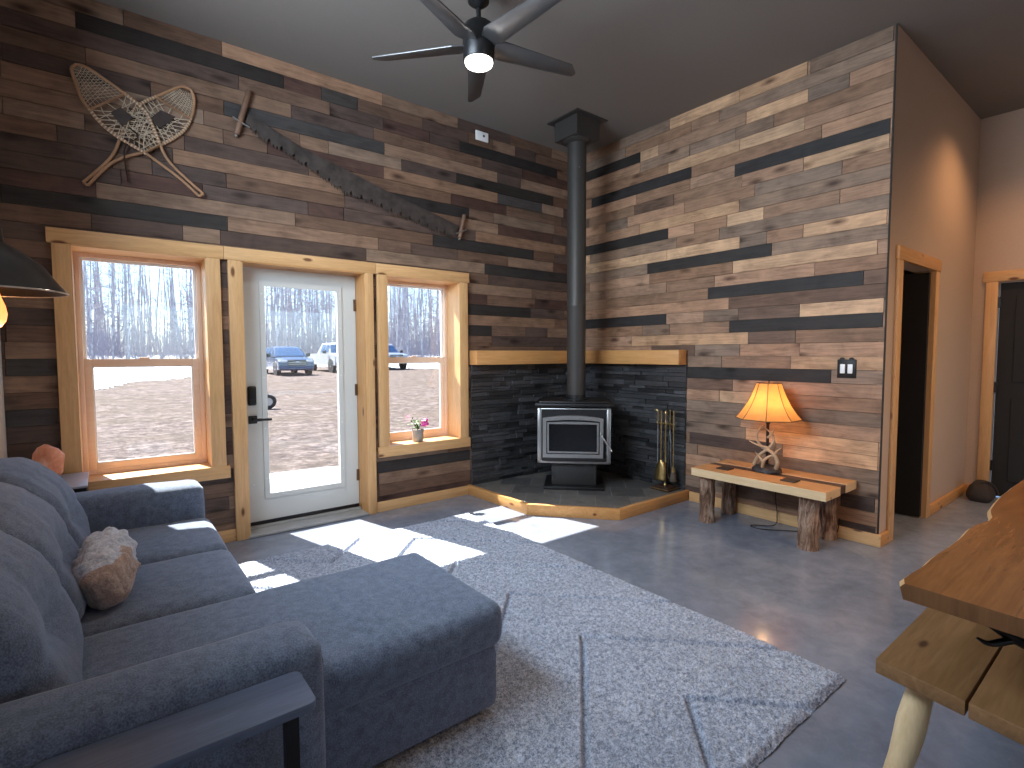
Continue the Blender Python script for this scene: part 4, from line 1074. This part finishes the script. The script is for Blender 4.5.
def salt():
    t = NT('pink_salt'); f = t.noise(t.coord(), 16, 6, .65, .6)
    t.color(t.ramp(f, [(.3, (.62, .19, .09)), (.55, (.80, .34, .20)), (.72, (.90, .60, .46))])); t.set(.5, 0, .4)
    t.b.inputs['Subsurface Weight'].default_value = .4; t.b.inputs['Subsurface Radius'].default_value = (.04, .015, .008)
    t.bump(f, .5, .01); return t.m
sl = thing('salt_lamp', 'rough orange-pink salt crystal lamp on the end table by the window', 'salt lamp', (-4.575, -.29, .6455))
mb = MB(); mb.lathe([(.055, 0), (.06, .004), (.06, .022), (.05, .024)], (0, 0, 0), 24); mb.build('base', m_dwood, sl, smooth=40)
mb = MB(); mb.lathe([(.045, .024), (.070, .05), (.075, .10), (.068, .155), (.050, .20), (.02, .218), (.001, .22)], (0, 0, 0), 14, jit=(.03, 9)); mb.build('crystal', salt(), sl, smooth=25)

# ------------------------------------------------------------------ live-edge dining table and its log bench
m_slab = wood('honey_slab', (.135, .055, .018), (.26, .115, .040), 'X', .8, .22, .07, (.14, .05, .015), .55, .05)
m_live = wood('pale_live_edge', (.50, .30, .13), (.62, .40, .20), 'X', 1, .5, 0)
dt = thing('dining_table', 'live-edge honey wood slab dining table with dark iron base at the right edge', 'dining table', (-1.5, -4.3, 0)); o = dt.location
x0, x1 = -2.655, -.40; n = 40; A = []; B = []
for i in range(n+1):
    x = x0+(x1-x0)*i/n
    A.append((x, -3.826-.012*math.sin((x+2.6)*3.1)-.030*math.exp(-((x+1.72)/.10)**2)+.012*mn.noise(V((x*5, 1, 0)))))
    B.append((x-.03, -4.78+.03*mn.noise(V((x*3, 9, 0)))))
A[0] = (x0+.020, A[0][1]-.012)
def slabloop(off, z):
    P = A+B[::-1]; c0 = V((-1.5, -4.3)); out = []
    for p in P:
        d = (c0-V(p)); out.append((p[0]+math.copysign(off*.12, d.x), p[1]+math.copysign(off, d.y), z))
    return out
mb = MB(); L0 = slabloop(0.010, .760); L1 = slabloop(0, .748); L2 = slabloop(.008, .716); m = len(L0)
fs = [tuple(range(m)), tuple(range(3*m-1, 2*m-1, -1))]
for k in (0, 1): fs += [(k*m+i, (k+1)*m+i, (k+1)*m+(i+1) % m, k*m+(i+1) % m) for i in range(m)]
mb.faces(L0+L1+L2, fs); m_endg = wood('dark_end_grain', (.10, .042, .016), (.19, .085, .032), 'Z', .8, .4, 0)
tp = mb.build('slab_top', [m_slab, m_live, m_endg], dt, off=o, smooth=30)
for p in tp.data.polygons:
    if abs(p.normal.z) < .9: p.material_index = 1 if abs(p.normal.y) > .5 else 2
m_seamw = plain('board_seam', (.10, .04, .015), .5)
mb = MB(); mb.box(x0+.02, x1, -4.066, -4.063, .7588, .7604); mb.box(x0+.02, x1, -4.42, -4.417, .7588, .7604); mb.build('glue_line', m_seamw, tp, off=o)
for sx in (-2.28, -.72):
    mb = MB()
    mb.tube(spline([(sx-.14, -3.955, .70), (sx-.17, -3.99, .655), (sx-.13, -4.08, .60), (sx, -4.22, .52), (sx+.04, -4.3, .34), (sx, -4.34, .15), (sx-.02, -4.10, .03), (sx-.03, -3.98, .012)], 7), .014, 10)
    mb.tube(spline([(sx-.14, -4.66, .70), (sx-.17, -4.62, .655), (sx-.13, -4.53, .60), (sx, -4.40, .52), (sx+.04, -4.32, .34), (sx, -4.28, .15), (sx-.02, -4.52, .03), (sx-.03, -4.64, .012)], 7), .014, 10)
    mb.tube(spline([(sx-.15, -4.04, .622), (sx-.21, -4.0, .612), (sx-.225, -3.975, .622)], 5), [.011, .011, .010, .010, .009, .008, .007, .006, .005, .004, .003], 8)
    mb.box(sx-.20, sx+.05, -4.7, -3.93, .706, .7165)
    mb.build('iron_leg', m_black, dt, off=o, smooth=60)
m_bw = wood('bench_board', (.165, .082, .030), (.27, .145, .062), 'X', .9, .45, .10, (.06, .025, .012), .4)
m_peel = wood('peeled_log', (.55, .38, .19), (.74, .56, .33), 'Z', .8, .5, .10, (.22, .11, .05), .35, .3)
db = thing('dining_bench', 'two-board wooden bench on splayed peeled log legs tucked under the dining table', 'bench', (-1.6, -3.96, 0)); o = db.location
for (ya, yb) in ((-3.963, -3.745), (-4.185, -3.969)):
    mb = MB(); mb.prism([(-2.490-.18*(-3.745-yb), yb), (-2.490-.18*(-3.745-ya), ya), (-.70, ya), (-.70, yb)], .408, .452, bev=.004)
    mb.build('seat_board', m_bw, db, off=o, smooth=30)
for (xt, yt, xb, yb_) in ((-2.375, -3.84, -2.49, -3.79), (-2.375, -4.10, -2.48, -4.15), (-.86, -3.835, -.66, -3.70), (-.86, -4.10, -.66, -4.20)):
    mb = MB(); a3, b3 = V((xt, yt, .412)), V((xb, yb_, -.0))
    P = [a3.lerp(b3, k/8)+V((.004*mn.noise(V((xt*9, k*.6, 1))), .004*mn.noise(V((yt*9, k*.6, 2))), 0)) for k in range(9)]
    mb.tube(P, [.036+.003*math.sin(k*1.3+xt) for k in range(9)], 16)
    for v in mb.bm.verts: v.co.z = max(v.co.z, 0.001)
    mb.build('leg', m_peel, db, off=o, smooth=60)

# dark bag on the floor in the hall corner
bag = thing('cloth_bag', 'dark slumped bag on the floor in the far hall corner', 'bag', (2.12, -3.17, 0))
m_bag = plain('dark_canvas', (.035, .026, .022), .85, var=.3, scale=16, bump=.4)
mb = MB(); mb.soft(-.13, .13, -.10, .10, .0, .17, .06, (10, 10, 8), (.01, .01, .02), lambda p, q: V((p.x*(1-.5*p.z/.24)+.05*p.z, p.y*(1-.4*p.z/.24), p.z))); mb.build('body', m_bag, bag, smooth=60)
mb = MB(); mb.tube(spline([(-.06, -.01, .172), (-.03, -.06, .185), (.03, -.10, .12), (.05, -.115, .06)], 5), .008, 8); mb.build('strap', m_bag, bag, smooth=60)
# ------------------------------------------------------------------ outside: yard, snow, forest, vehicles
def gz(x, y):
    if y < .3: return -.10
    return -.10+.014*max(y, 0)+.35*smoothstep(40, 54, y)+.03*mn.noise(V((x*.35, y*.35, 0)))*min(1, y/4)
def groundmat():
    t = NT('gravel_and_dead_grass'); vec = t.coord()
    a = t.noise(vec, 3.5, 8, .75, .4); b = t.noise(vec, 11, 8, .8); c = t.noise(t.coord((.4, 1, 1)), .9, 5, .6)
    f = t.mix(.5, a, b)
    col = t.ramp(f, [(.38, (.028, .020, .018)), (.49, (.085, .067, .060)), (.58, (.20, .165, .15))])
    col = t.mix(t.ramp(c, [(.42, (0, 0, 0)), (.68, (.6, .6, .6))]), col, (.085, .068, .05))
    t.color(col); t.set(.95, 0, .1); t.bump(f, .6, .05); return t.m
m_snow = plain('old_snow', (.46, .47, .50), .7, spec=.3, var=.42, scale=1.6, bump=.3)
def grid(name, x0, x1, y0, y1, nx, ny, fz, mat, keep=None, power=1):
    vs = []; fs = []
    for j in range(ny+1):
        y = y0+(y1-y0)*(j/ny)**power
        for i in range(nx+1): x = x0+(x1-x0)*i/nx; vs.append((x, y, fz(x, y)))
    for j in range(ny):
        for i in range(nx):
            a = j*(nx+1)+i; q = (a, a+1, a+nx+2, a+nx+1)
            if keep is None or all(keep(vs[k][0], vs[k][1]) for k in q): fs.append(q)
    me = bpy.data.meshes.new(name); me.from_pydata(vs, [], fs); me.materials.append(mat)
    for p in me.polygons: p.use_smooth = True
    o = bpy.data.objects.new(name, me); COL.objects.link(o); return o
g = grid('ground', -70, 110, .3, 130, 140, 120, gz, groundmat(), power=1.6); g['kind'] = 'structure'
mb = MB(); mb.box(-70, XL-.21, -70, .3, -.3, -.10); mb.box(XB+.31, 110, -70, .3, -.3, -.10); mb.box(XL-.21, XB+.31, -70, YR-.21, -.3, -.10); struct('ground_behind_house', mb, g.data.materials[0])
def field(x, y):
    edge = interp([(-40, 18), (-4.5, 19.5), (-.5, 26), (4, 37), (8, 38), (11, 36), (14, 30), (40, 30)], x)
    return y-edge+3.0*mn.noise(V((x*.45, y*.22, 2)))+1.2*mn.noise(V((x*1.7, y*.8, 7)))
sn = grid('snow_field', -18, 48, 14, 62, 440, 320, lambda x, y: gz(x, y)+.012+.10*max(0, min(1, field(x, y)/3))+.22*smoothstep(44, 50, y)+.08*mn.noise(V((x*.8, y*.6, 3)))*smoothstep(0, 6, field(x, y)), m_snow, lambda x, y: field(x, y) > 0)
tag(sn, 'white band of old snow at the foot of the bare forest', 'snow', kind='stuff')
def patch(x, y):
    return .75-math.hypot((x+2.75)/1.9, (y-1.85)/.85)+.30*mn.noise(V((x*1.3, y*1.3, 4)))
sp = grid('snow_patch', -5.5, .5, .7, 3.2, 150, 70, lambda x, y: gz(x, y)+.01+.12*max(0, patch(x, y)), m_snow, lambda x, y: patch(x, y) > 0)
tag(sp, 'melting snow patch on the ground just outside the glass door', 'snow', kind='stuff')

# bare aspens
def barkmat():
    t = NT('aspen_bark'); f = t.noise(t.coord((3, 3, 1)), 2.5, 6, .65)
    t.color(t.ramp(f, [(.36, (.20, .20, .21)), (.5, (.44, .44, .46)), (.66, (.62, .62, .63))])); t.set(.8, 0, .2); return t.m
m_aspen = barkmat()
m_twig = plain('twig_bark', (.33, .32, .36), .8, spec=.2, var=.3, scale=3)
def tubefast(vs, fs, p0, p1, r0, r1, n=4):
    d = (p1-p0); d.normalize(); x = d.cross(V((.31, .95, .02)) if abs(d.z) > .6 else V((0, 0, 1))); x.normalize(); y = d.cross(x); b = len(vs)
    for p, r in ((p0, r0), (p1, r1)):
        for k in range(n): a = 2*PI*k/n; vs.append(p+(x*math.cos(a)+y*math.sin(a))*r)
    for k in range(n): fs.append((b+k, b+(k+1) % n, b+n+(k+1) % n, b+n+k))
def tree_geo(seed, base=V((0, 0, 0)), Ht=13, r=.10, nb=74, twigs=5, lo=1.6):
    rnd = random.Random(seed); vs = []; fs = []; mi = []
    pts = []; lean = V((rnd.uniform(-.04, .04), rnd.uniform(-.04, .04), 0))
    for i in range(8):
        t = i/7; pts.append(base+V((lean.x*Ht*t+.14*math.sin(t*5+seed), lean.y*Ht*t+.12*math.cos(t*4+seed*2), Ht*t)))
    for i in range(7): tubefast(vs, fs, pts[i], pts[i+1], r*(1-.9*i/7), r*(1-.9*(i+1)/7), 6)
    mi += [0]*len(fs)
    for k in range(nb):
        t = (lo+(Ht*.97-lo)*rnd.random()**.85)/Ht; i = min(6, int(t*7)); p = pts[i].lerp(pts[i+1], t*7-i)
        a = rnd.uniform(0, 2*PI); L = rnd.uniform(.6, 2.1)*(1.15-t*.75); up = rnd.uniform(-.1, .9)
        d = V((math.cos(a), math.sin(a), up)).normalized(); m_ = p+d*L*.55; e = m_+(d+V((0, 0, rnd.uniform(0, .7)))).normalized()*L*.5
        rb = r*.22*(1-t*.6)
        tubefast(vs, fs, p, m_, rb, rb*.7, 3); tubefast(vs, fs, m_, e, rb*.7, rb*.25, 3)
        for _ in range(twigs):
            s = rnd.uniform(.2, 1); q = p.lerp(m_, s*1.6) if s < .6 else m_.lerp(e, (s-.6)/.4)
            dd = (d+V((rnd.uniform(-1, 1), rnd.uniform(-1, 1), rnd.uniform(-.2, 1)))).normalized()
            tubefast(vs, fs, q, q+dd*L*rnd.uniform(.25, .5), rb*.45, rb*.2, 3)
    mi += [1]*(len(fs)-len(mi))
    return vs, fs, mi
def tree_mesh(name, geo):
    vs, fs, mi = geo; me = bpy.data.meshes.new(name); me.from_pydata([tuple(v) for v in vs], [], fs); me.materials.append(m_aspen); me.materials.append(m_twig)
    me.polygons.foreach_set('material_index', mi); return me
variants = [tree_mesh('aspen', tree_geo(s, Ht=h, r=r)) for s, h, r in ((1, 13, .10), (2, 14.5, .12), (3, 11.5, .08), (4, 15, .13), (5, 12.5, .09), (6, 10, .07))]
rnd = random.Random(77); spots = []
for k in range(270):
    y = 46+22*rnd.random()**1.1
    sl = rnd.uniform(-.17, .80); x = -4.3+sl*(y+4.3)
    spots.append((x, y))
proto = None
for k, (x, y) in enumerate(spots):
    if proto is None:
        proto = bpy.data.objects.new('aspen_tree', variants[0]); t_ = proto
        tag(proto, 'bare pale-barked tree of the forest beyond the snowy yard', 'tree', 'bare trees of the forest edge')
    else: t_ = proto.copy(); t_.data = variants[rnd.randrange(6)]
    COL.objects.link(t_)
    t_.location = (x, y, gz(x, y)-.05); t_.rotation_euler = (0, 0, rnd.uniform(0, 6.28)); s = rnd.uniform(.82, 1.2); t_.scale = (s, s, s*rnd.uniform(.9, 1.1))
vs, fs, mi = [], [], []
for k in range(420):
    y = 66+24*rnd.random(); x = -4.3+rnd.uniform(-.25, .9)*(y+4.3)
    a, b, c_ = tree_geo(1000+k, V((x, y, gz(x, y))), rnd.uniform(9, 16), rnd.uniform(.06, .13), 30, 3)
    n = len(vs); vs += a; fs += [tuple(i+n for i in f) for f in b]; mi += c_
o = bpy.data.objects.new('forest_thicket', tree_mesh('forest_thicket', (vs, fs, mi))); COL.objects.link(o)
tag(o, 'dense bare woods filling in behind the nearer trees', 'forest', kind='stuff')
vs, fs, mi = [], [], []
for k in range(1500):
    y = 45.5+16*rnd.random(); x = -4.3+rnd.uniform(-.18, .85)*(y+4.3); b0 = V((x, y, gz(x, y)))
    for j in range(4):
        d = V((rnd.uniform(-.5, .5), rnd.uniform(-.5, .5), 1)).normalized(); L = rnd.uniform(.8, 3.2); e = b0+d*L
        tubefast(vs, fs, b0, e, .018, .006, 3)
        for q in range(3):
            p = b0.lerp(e, rnd.uniform(.3, .9)); tubefast(vs, fs, p, p+(d+V((rnd.uniform(-1, 1), rnd.uniform(-1, 1), .3))).normalized()*L*.35, .009, .004, 3)
mi = [1]*len(fs)
o = bpy.data.objects.new('undergrowth', tree_mesh('undergrowth', (vs, fs, mi))); COL.objects.link(o)
tag(o, 'leafless brush along the edge of the forest', 'undergrowth', kind='stuff')

# vehicles, front towards -y (local: x right, y back from the front bumper, z up)
m_rubber = plain('tyre_rubber', (.018, .018, .019), .8, var=.2)
m_rimm = plain('wheel_rim', (.45, .46, .48), .3, .8, var=.1)
m_cglass = plain('car_glass', (.03, .075, .17), .06, 0, .9, var=.1)
m_lampg = plain('headlight_lens', (.70, .72, .75), .12, 0, .8, var=.05)
m_chrome = plain('car_chrome', (.6, .6, .62), .2, .9, var=.05)
m_trimb = plain('black_trim', (.02, .02, .022), .5)
def vehicle(name, label, x, y, paint, kind, rz=0):
    v = thing(name, label, 'car' if kind == 'suv' else 'truck', (x, y, gz(x, y)-.01), rz, 'vehicles parked in the yard')
    if kind == 'suv':
        W, L, zb, zh, zbelt, zr = .93, 4.55, .26, .98, 1.06, 1.62
        side = [(.02, zb+.08), (0, .50), (.05, .78), (.25, .93), (1.25, 1.03), (4.35, 1.10), (4.5, .98), (4.55, .6), (4.5, zb+.05)]
        cab = [(1.15, 1.02), (1.95, 1.55), (2.3, 1.62), (3.7, 1.60), (4.42, 1.08)]; wx = (.85, 3.65); wr0 = .35
    else:
        W, L, zb, zh, zbelt, zr = 1.0, 5.7, .42, 1.18, 1.22, 1.90
        side = [(.03, zb+.05), (0, .70), (.04, 1.08), (.20, 1.16), (1.45, 1.22), (3.9, 1.24), (3.9, 1.22), (5.66, 1.24), (5.7, .7), (5.66, zb+.08)]
        cab = [(1.38, 1.20), (1.98, 1.78), (2.25, 1.88), (3.45, 1.88), (3.78, 1.22)]; wx = (.95, 4.60); wr0 = .40
    # body: lofted side profile, narrowing to the top and at the nose
    def loft(profile, wfun, name_, mat, parent):
        us = (-1, -.86, -.5, 0, .5, .86, 1); vs = []; fs = []; n = len(profile)
        for u in us:
            for (py, pz) in profile:
                w, dy, dz = wfun(py, pz, abs(u)); vs.append((math.copysign(w*abs(u), u) if u else 0, py+dy, pz+dz))
        for a in range(len(us)-1):
            for i in range(n): j = (i+1) % n; fs.append((a*n+i, a*n+j, (a+1)*n+j, (a+1)*n+i))
        fs += [tuple(range(n))[::-1], tuple(range((len(us)-1)*n, len(us)*n))]
        mb = MB(); mb.faces(vs, fs); return mb.build(name_, mat, parent, smooth=40)
    def wf_(py, pz, u):
        w = W*(1-.05*max(0, (pz-.7)/.5)); dy = (.16*u**3 if py < .3 else (-.10*u**3 if py > L-.3 else 0)); dz = -.05*u**4 if pz > .85 else 0
        return w, dy, dz
    body = loft(side, wf_, 'body', paint, v)
    def wc_(py, pz, u): return (W-.06)*(1-.22*(pz-1.05)/.6), .08*u**3 if py < 2 else 0, -.03*u**3 if pz > 1.5 else 0
    cabo = loft(cab, wc_, 'cabin', paint, v)
    # glass
    def on(py, pz, u): w, dy, dz = wc_(py, pz, abs(u)); return V((w*u, py+dy, pz+dz))
    def lerp2(a, b, t): return (a[0]+(b[0]-a[0])*t, a[1]+(b[1]-a[1])*t)
    a, b = lerp2(cab[0], cab[1], .10), lerp2(cab[0], cab[1], .94); vs = []; fs = []
    for u in (-.90, -.5, 0, .5, .90):
        for q in (a, b): p = on(q[0], q[1], u); vs.append((p.x, p.y-.012, p.z+.010))
    fs = [(2*i, 2*i+1, 2*i+3, 2*i+2) for i in range(4)]
    mb = MB(); mb.faces(vs, fs); ws = mb.build('windshield', m_cglass, v, smooth=60)
    for s in (-1, 1):
        for (ya, yb) in (((1.62, 2.42), (2.50, 3.30)) if kind != 'suv' else ((1.55, 2.45), (2.53, 3.35))):
            mb = MB(); q = []
            zt0 = interp([(c_[0], c_[1]) for c_ in cab], ya+.28)-.10
            for (py, pz) in ((ya, zbelt+.03), (yb, zbelt+.03), (yb-.06, zr-.14), (ya+.34 if ya < 2 else ya, zr-.16)): w, dy, dz = wc_(py, pz, 1); q.append((s*(w+.008), py, pz))
            mb.faces(q, [(0, 1, 2, 3)]); mb.build('side_window', m_cglass, v)
        mb = MB(); mb.soft(s*(W+.02) if s > 0 else s*(W+.24), s*(W+.24) if s > 0 else s*(W+.02), 1.55, 1.68, zbelt-.02, zbelt+.17, .04, (4, 4, 4)); mb.build('mirror', m_trimb, v, smooth=60)
        for wy in wx:
            mb = MB(); M = Matrix.Translation((s*(W-.11), wy, wr0)) @ Matrix.Rotation(PI/2, 4, 'Y')
            mb.lathe([(wr0*.62, -.115), (wr0*.92, -.12), (wr0, -.09), (wr0, .09), (wr0*.92, .12), (wr0*.62, .115)], (0, 0, 0), 28, M=M); w_ = mb.build('wheel', m_rubber, v, smooth=40)
            mb = MB(); mb.lathe([(wr0*.62, -.118), (wr0*.55, -.10), (wr0*.15, -.12), (.001, -.122)] if s < 0 else [(.001, .122), (wr0*.15, .12), (wr0*.55, .10), (wr0*.62, .118)], (0, 0, 0), 28, M=M, cap=False); mb.build('rim', m_rimm, w_, smooth=40)
            mb = MB(); mb.lathe([(wr0*1.16, -.02), (wr0*1.16, .012)], (0, 0, 0), 28, M=Matrix.Translation((s*(W-.01), wy, wr0+.02)) @ Matrix.Rotation(PI/2, 4, 'Y')); mb.build('wheel_arch', m_trimb, v)
        mb = MB(); zl = .80 if kind == 'suv' else 1.02
        mb.soft(min(s*.50, s*.88), max(s*.50, s*.88), -.015, .16, zl-.07, zl+.06, .03, (4, 4, 4), fn=lambda p, q: V((p.x, p.y+.14*(abs(p.x)/W)**3, p.z))); mb.build('headlight', m_lampg, v, smooth=60)
    zl = .72 if kind == 'suv' else .92
    mb = MB(); mb.box(-.48, .48, -.022, .05, zl-.16, zl+.14, bev=.02); gr = mb.build('grille', m_trimb, v, smooth=40)
    mb = MB()
    for k in range(3 if kind != 'suv' else 2): mb.box(-.47, .47, -.03, .0, zl-.10+.10*k, zl-.075+.10*k, bev=.004)
    mb.build('grille_bar', m_chrome, gr)
    mb = MB(); mb.ball((0, -.032, zl+.02), (.11, .012, .045), 16, 8); mb.build('oval_badge', m_chrome, gr, smooth=60)
    mb = MB(); zc = .40 if kind == 'suv' else .60
    mb.soft(-W*.97, W*.97, -.06, .24, zc-.11, zc+.10, .05, (12, 4, 4), fn=lambda p, q: V((p.x, p.y+.16*(abs(p.x)/W)**3, p.z))); mb.build('bumper', m_chrome if kind == 'truckc' else (paint if kind == 'suv' else m_chrome), v, smooth=60)
    if kind != 'suv':
        mb = MB(); mb.box(-W+.10, W-.10, 3.95, 5.6, 1.10, 1.245); mb.build('bed_cover', m_trimb, v)
m_blue = plain('blue_car_paint', (.016, .035, .095), .22, .2, .6, var=.05, **{'Coat Weight': .6})
m_whitep = plain('white_truck_paint', (.40, .41, .43), .25, 0, .6, var=.03, **{'Coat Weight': .6})
m_silver = plain('silver_truck_paint', (.26, .28, .31), .28, .4, .6, var=.04, **{'Coat Weight': .6})
vehicle('parked_suv', 'dark blue SUV parked in the yard, seen through the glass door', 3.95, 25.2, m_blue, 'suv')
vehicle('pickup_truck', 'white pickup truck parked beside the blue SUV, cut off by the door edge', 7.55, 26.6, m_whitep, 'truck')
vehicle('pickup_truck', 'silver pickup truck seen through the smaller window above the flower pot', 11.9, 29.6, m_silver, 'truck')
ty = thing('spare_wheel', 'black tyre with pale rim lying upright on the gravel outside the door', 'wheel', (-1.10, 9.7, gz(-1.1, 9.7)), 1.25)
mb = MB(); M = Matrix.Translation((0, 0, .18)) @ Matrix.Rotation(PI/2, 4, 'Y') @ Matrix.Rotation(.0, 4, 'Z')
mb.lathe([(.10, -.06), (.16, -.065), (.18, -.05), (.18, .05), (.16, .065), (.10, .06)], (0, 0, 0), 28, M=M); mb.build('tyre', m_rubber, ty, smooth=40)
mb = MB(); mb.lathe([(.10, -.064), (.08, -.045), (.001, -.05), (.001, .05), (.08, .045), (.10, .064)], (0, 0, 0), 28, M=M); mb.build('rim', m_rimm, ty, smooth=40)

# ------------------------------------------------------------------ light
SUN_E, SKY_S, EXPO = 20, .31, .35
sd = V((.48, -1.76, -2.05)).normalized()
def light(kind, name, loc, energy, color, rot=None, **kw):
    l = bpy.data.lights.new(name, kind); l.energy = energy; l.color = color
    for k, v in kw.items(): setattr(l, k, v)
    o = bpy.data.objects.new(name, l); COL.objects.link(o); o.location = loc
    if rot is not None: o.rotation_euler = rot
    return o
s_ = light('SUN', 'sun', (0, 20, 30), SUN_E, (1, .955, .88), angle=math.radians(.55)); s_.rotation_euler = sd.to_track_quat('-Z', 'Y').to_euler()
w = bpy.data.worlds.new('sky'); bpy.context.scene.world = w; w.use_nodes = True
nt = w.node_tree; bg = nt.nodes['Background']; sk = nt.nodes.new('ShaderNodeTexSky'); sk.sky_type = 'NISHITA'; sk.sun_disc = False
sk.sun_elevation = math.asin(-sd.z); sk.sun_rotation = math.atan2(-sd.x, -sd.y); sk.air_density = 1.0; sk.dust_density = .7; sk.ozone_density = 1.0
tn = nt.nodes.new('ShaderNodeMix'); tn.data_type = 'RGBA'; tn.blend_type = 'MULTIPLY'; tn.inputs[0].default_value = 1; tn.inputs[7].default_value = (.80, .96, 1.15, 1)
nt.links.new(sk.outputs[0], tn.inputs[6]); nt.links.new(tn.outputs[2], bg.inputs['Color']); bg.inputs['Strength'].default_value = SKY_S
# area lamps added at the unseen left and rear windows as fill
for (a, b), e in zip(LW, (100, 2)): light('AREA', 'fill_left', (XL-.02, (a+b)/2, 2.65 if b > -3 else 1.7), e, (.70, .85, 1), (0, -PI/2, 0), shape='RECTANGLE', size=.95, size_y=b-a-.15, spread=math.radians(150))
for (a, b) in RW: light('AREA', 'fill_rear', ((a+b)/2, YR+.02, 1.6), 1, (.80, .90, 1), (PI/2, 0, 0), shape='RECTANGLE', size=b-a-.1, size_y=1.7)
# fan lamp, bench lamp, wall lamp, recessed hall light, pendant over the dining table
light('AREA', 'fan_light', (FX, FY, H-.545), 12, (1, .92, .82), (0, 0, 0), shape='DISK', size=.15)
light('POINT', 'bench_lamp_light', (LX, LY, LZ+.53), 6, (1, .50, .19), shadow_soft_size=.035)
light('POINT', 'wall_lamp_light', (XL+cx, -1.95, 1.85+cz-.135), 1.2, (1, .45, .14), shadow_soft_size=.03)
can = thing('recessed_light', 'small recessed ceiling light in the hall', 'ceiling light', (1.45, -3.62, H))
mb = MB(); mb.lathe([(.055, -.001), (.075, -.002), (.078, -.008), (.055, -.010)], (0, 0, 0), 28, cap=False); mb.build('trim_ring', m_white, can, smooth=40)
mb = MB(); mb.lathe([(.001, -.003), (.055, -.003)], (0, 0, 0), 28, cap=False); mb.build('lens', emit('can_lamp_glow', (1, .7, .42), 6), can)
sp_ = light('SPOT', 'hall_light', (1.45, -3.62, H-.03), 60, (1, .55, .27), (0, 0, 0), spot_size=math.radians(125), spot_blend=.9, shadow_soft_size=.05)
for (x, y) in ((.9, -5.3), (-1.2, -6.6)): light('SPOT', 'kitchen_fill', (x, y, H-.03), 140, (1, .70, .46), (0, 0, 0), spot_size=math.radians(130), spot_blend=.8, shadow_soft_size=.06)  # unseen spots without fixtures, added to lift hall and room brightness
pd = thing('pendant_light', 'small dark pendant lamp over the dining table', 'pendant light', (-1.0, -4.3, H))
mb = MB(); mb.cyl((0, 0, 0), (0, 0, -1.55), .004, n=8); mb.lathe([(.05, 0), (.05, -.02)], (0, 0, 0), 20); mb.build('cable', m_black, pd)
mb = MB(); mb.lathe([(.02, -1.5), (.06, -1.56), (.14, -1.68), (.136, -1.68), (.055, -1.565), (.018, -1.51)], (0, 0, 0), 32, cap=False); mb.build('shade', m_shdark, pd, smooth=40)
mb = MB(); mb.ball((0, 0, -1.63), .03); mb.build('bulb', emit('pendant_bulb_glow', (1, .6, .3), 12), pd, smooth=60)
light('POINT', 'pendant_glow', (-1.0, -4.3, H-1.72), 22, (1, .58, .28), shadow_soft_size=.05)

sc = bpy.context.scene
sc.view_settings.view_transform = 'Standard'; sc.view_settings.look = 'None'; sc.view_settings.gamma = 1; sc.view_settings.use_curve_mapping = False
sc.view_settings.exposure = EXPO
sc.cycles.max_bounces = 10; sc.cycles.diffuse_bounces = 6; sc.cycles.transparent_max_bounces = 16; sc.cycles.sample_clamp_indirect = 6
sc.cycles.use_denoising = True
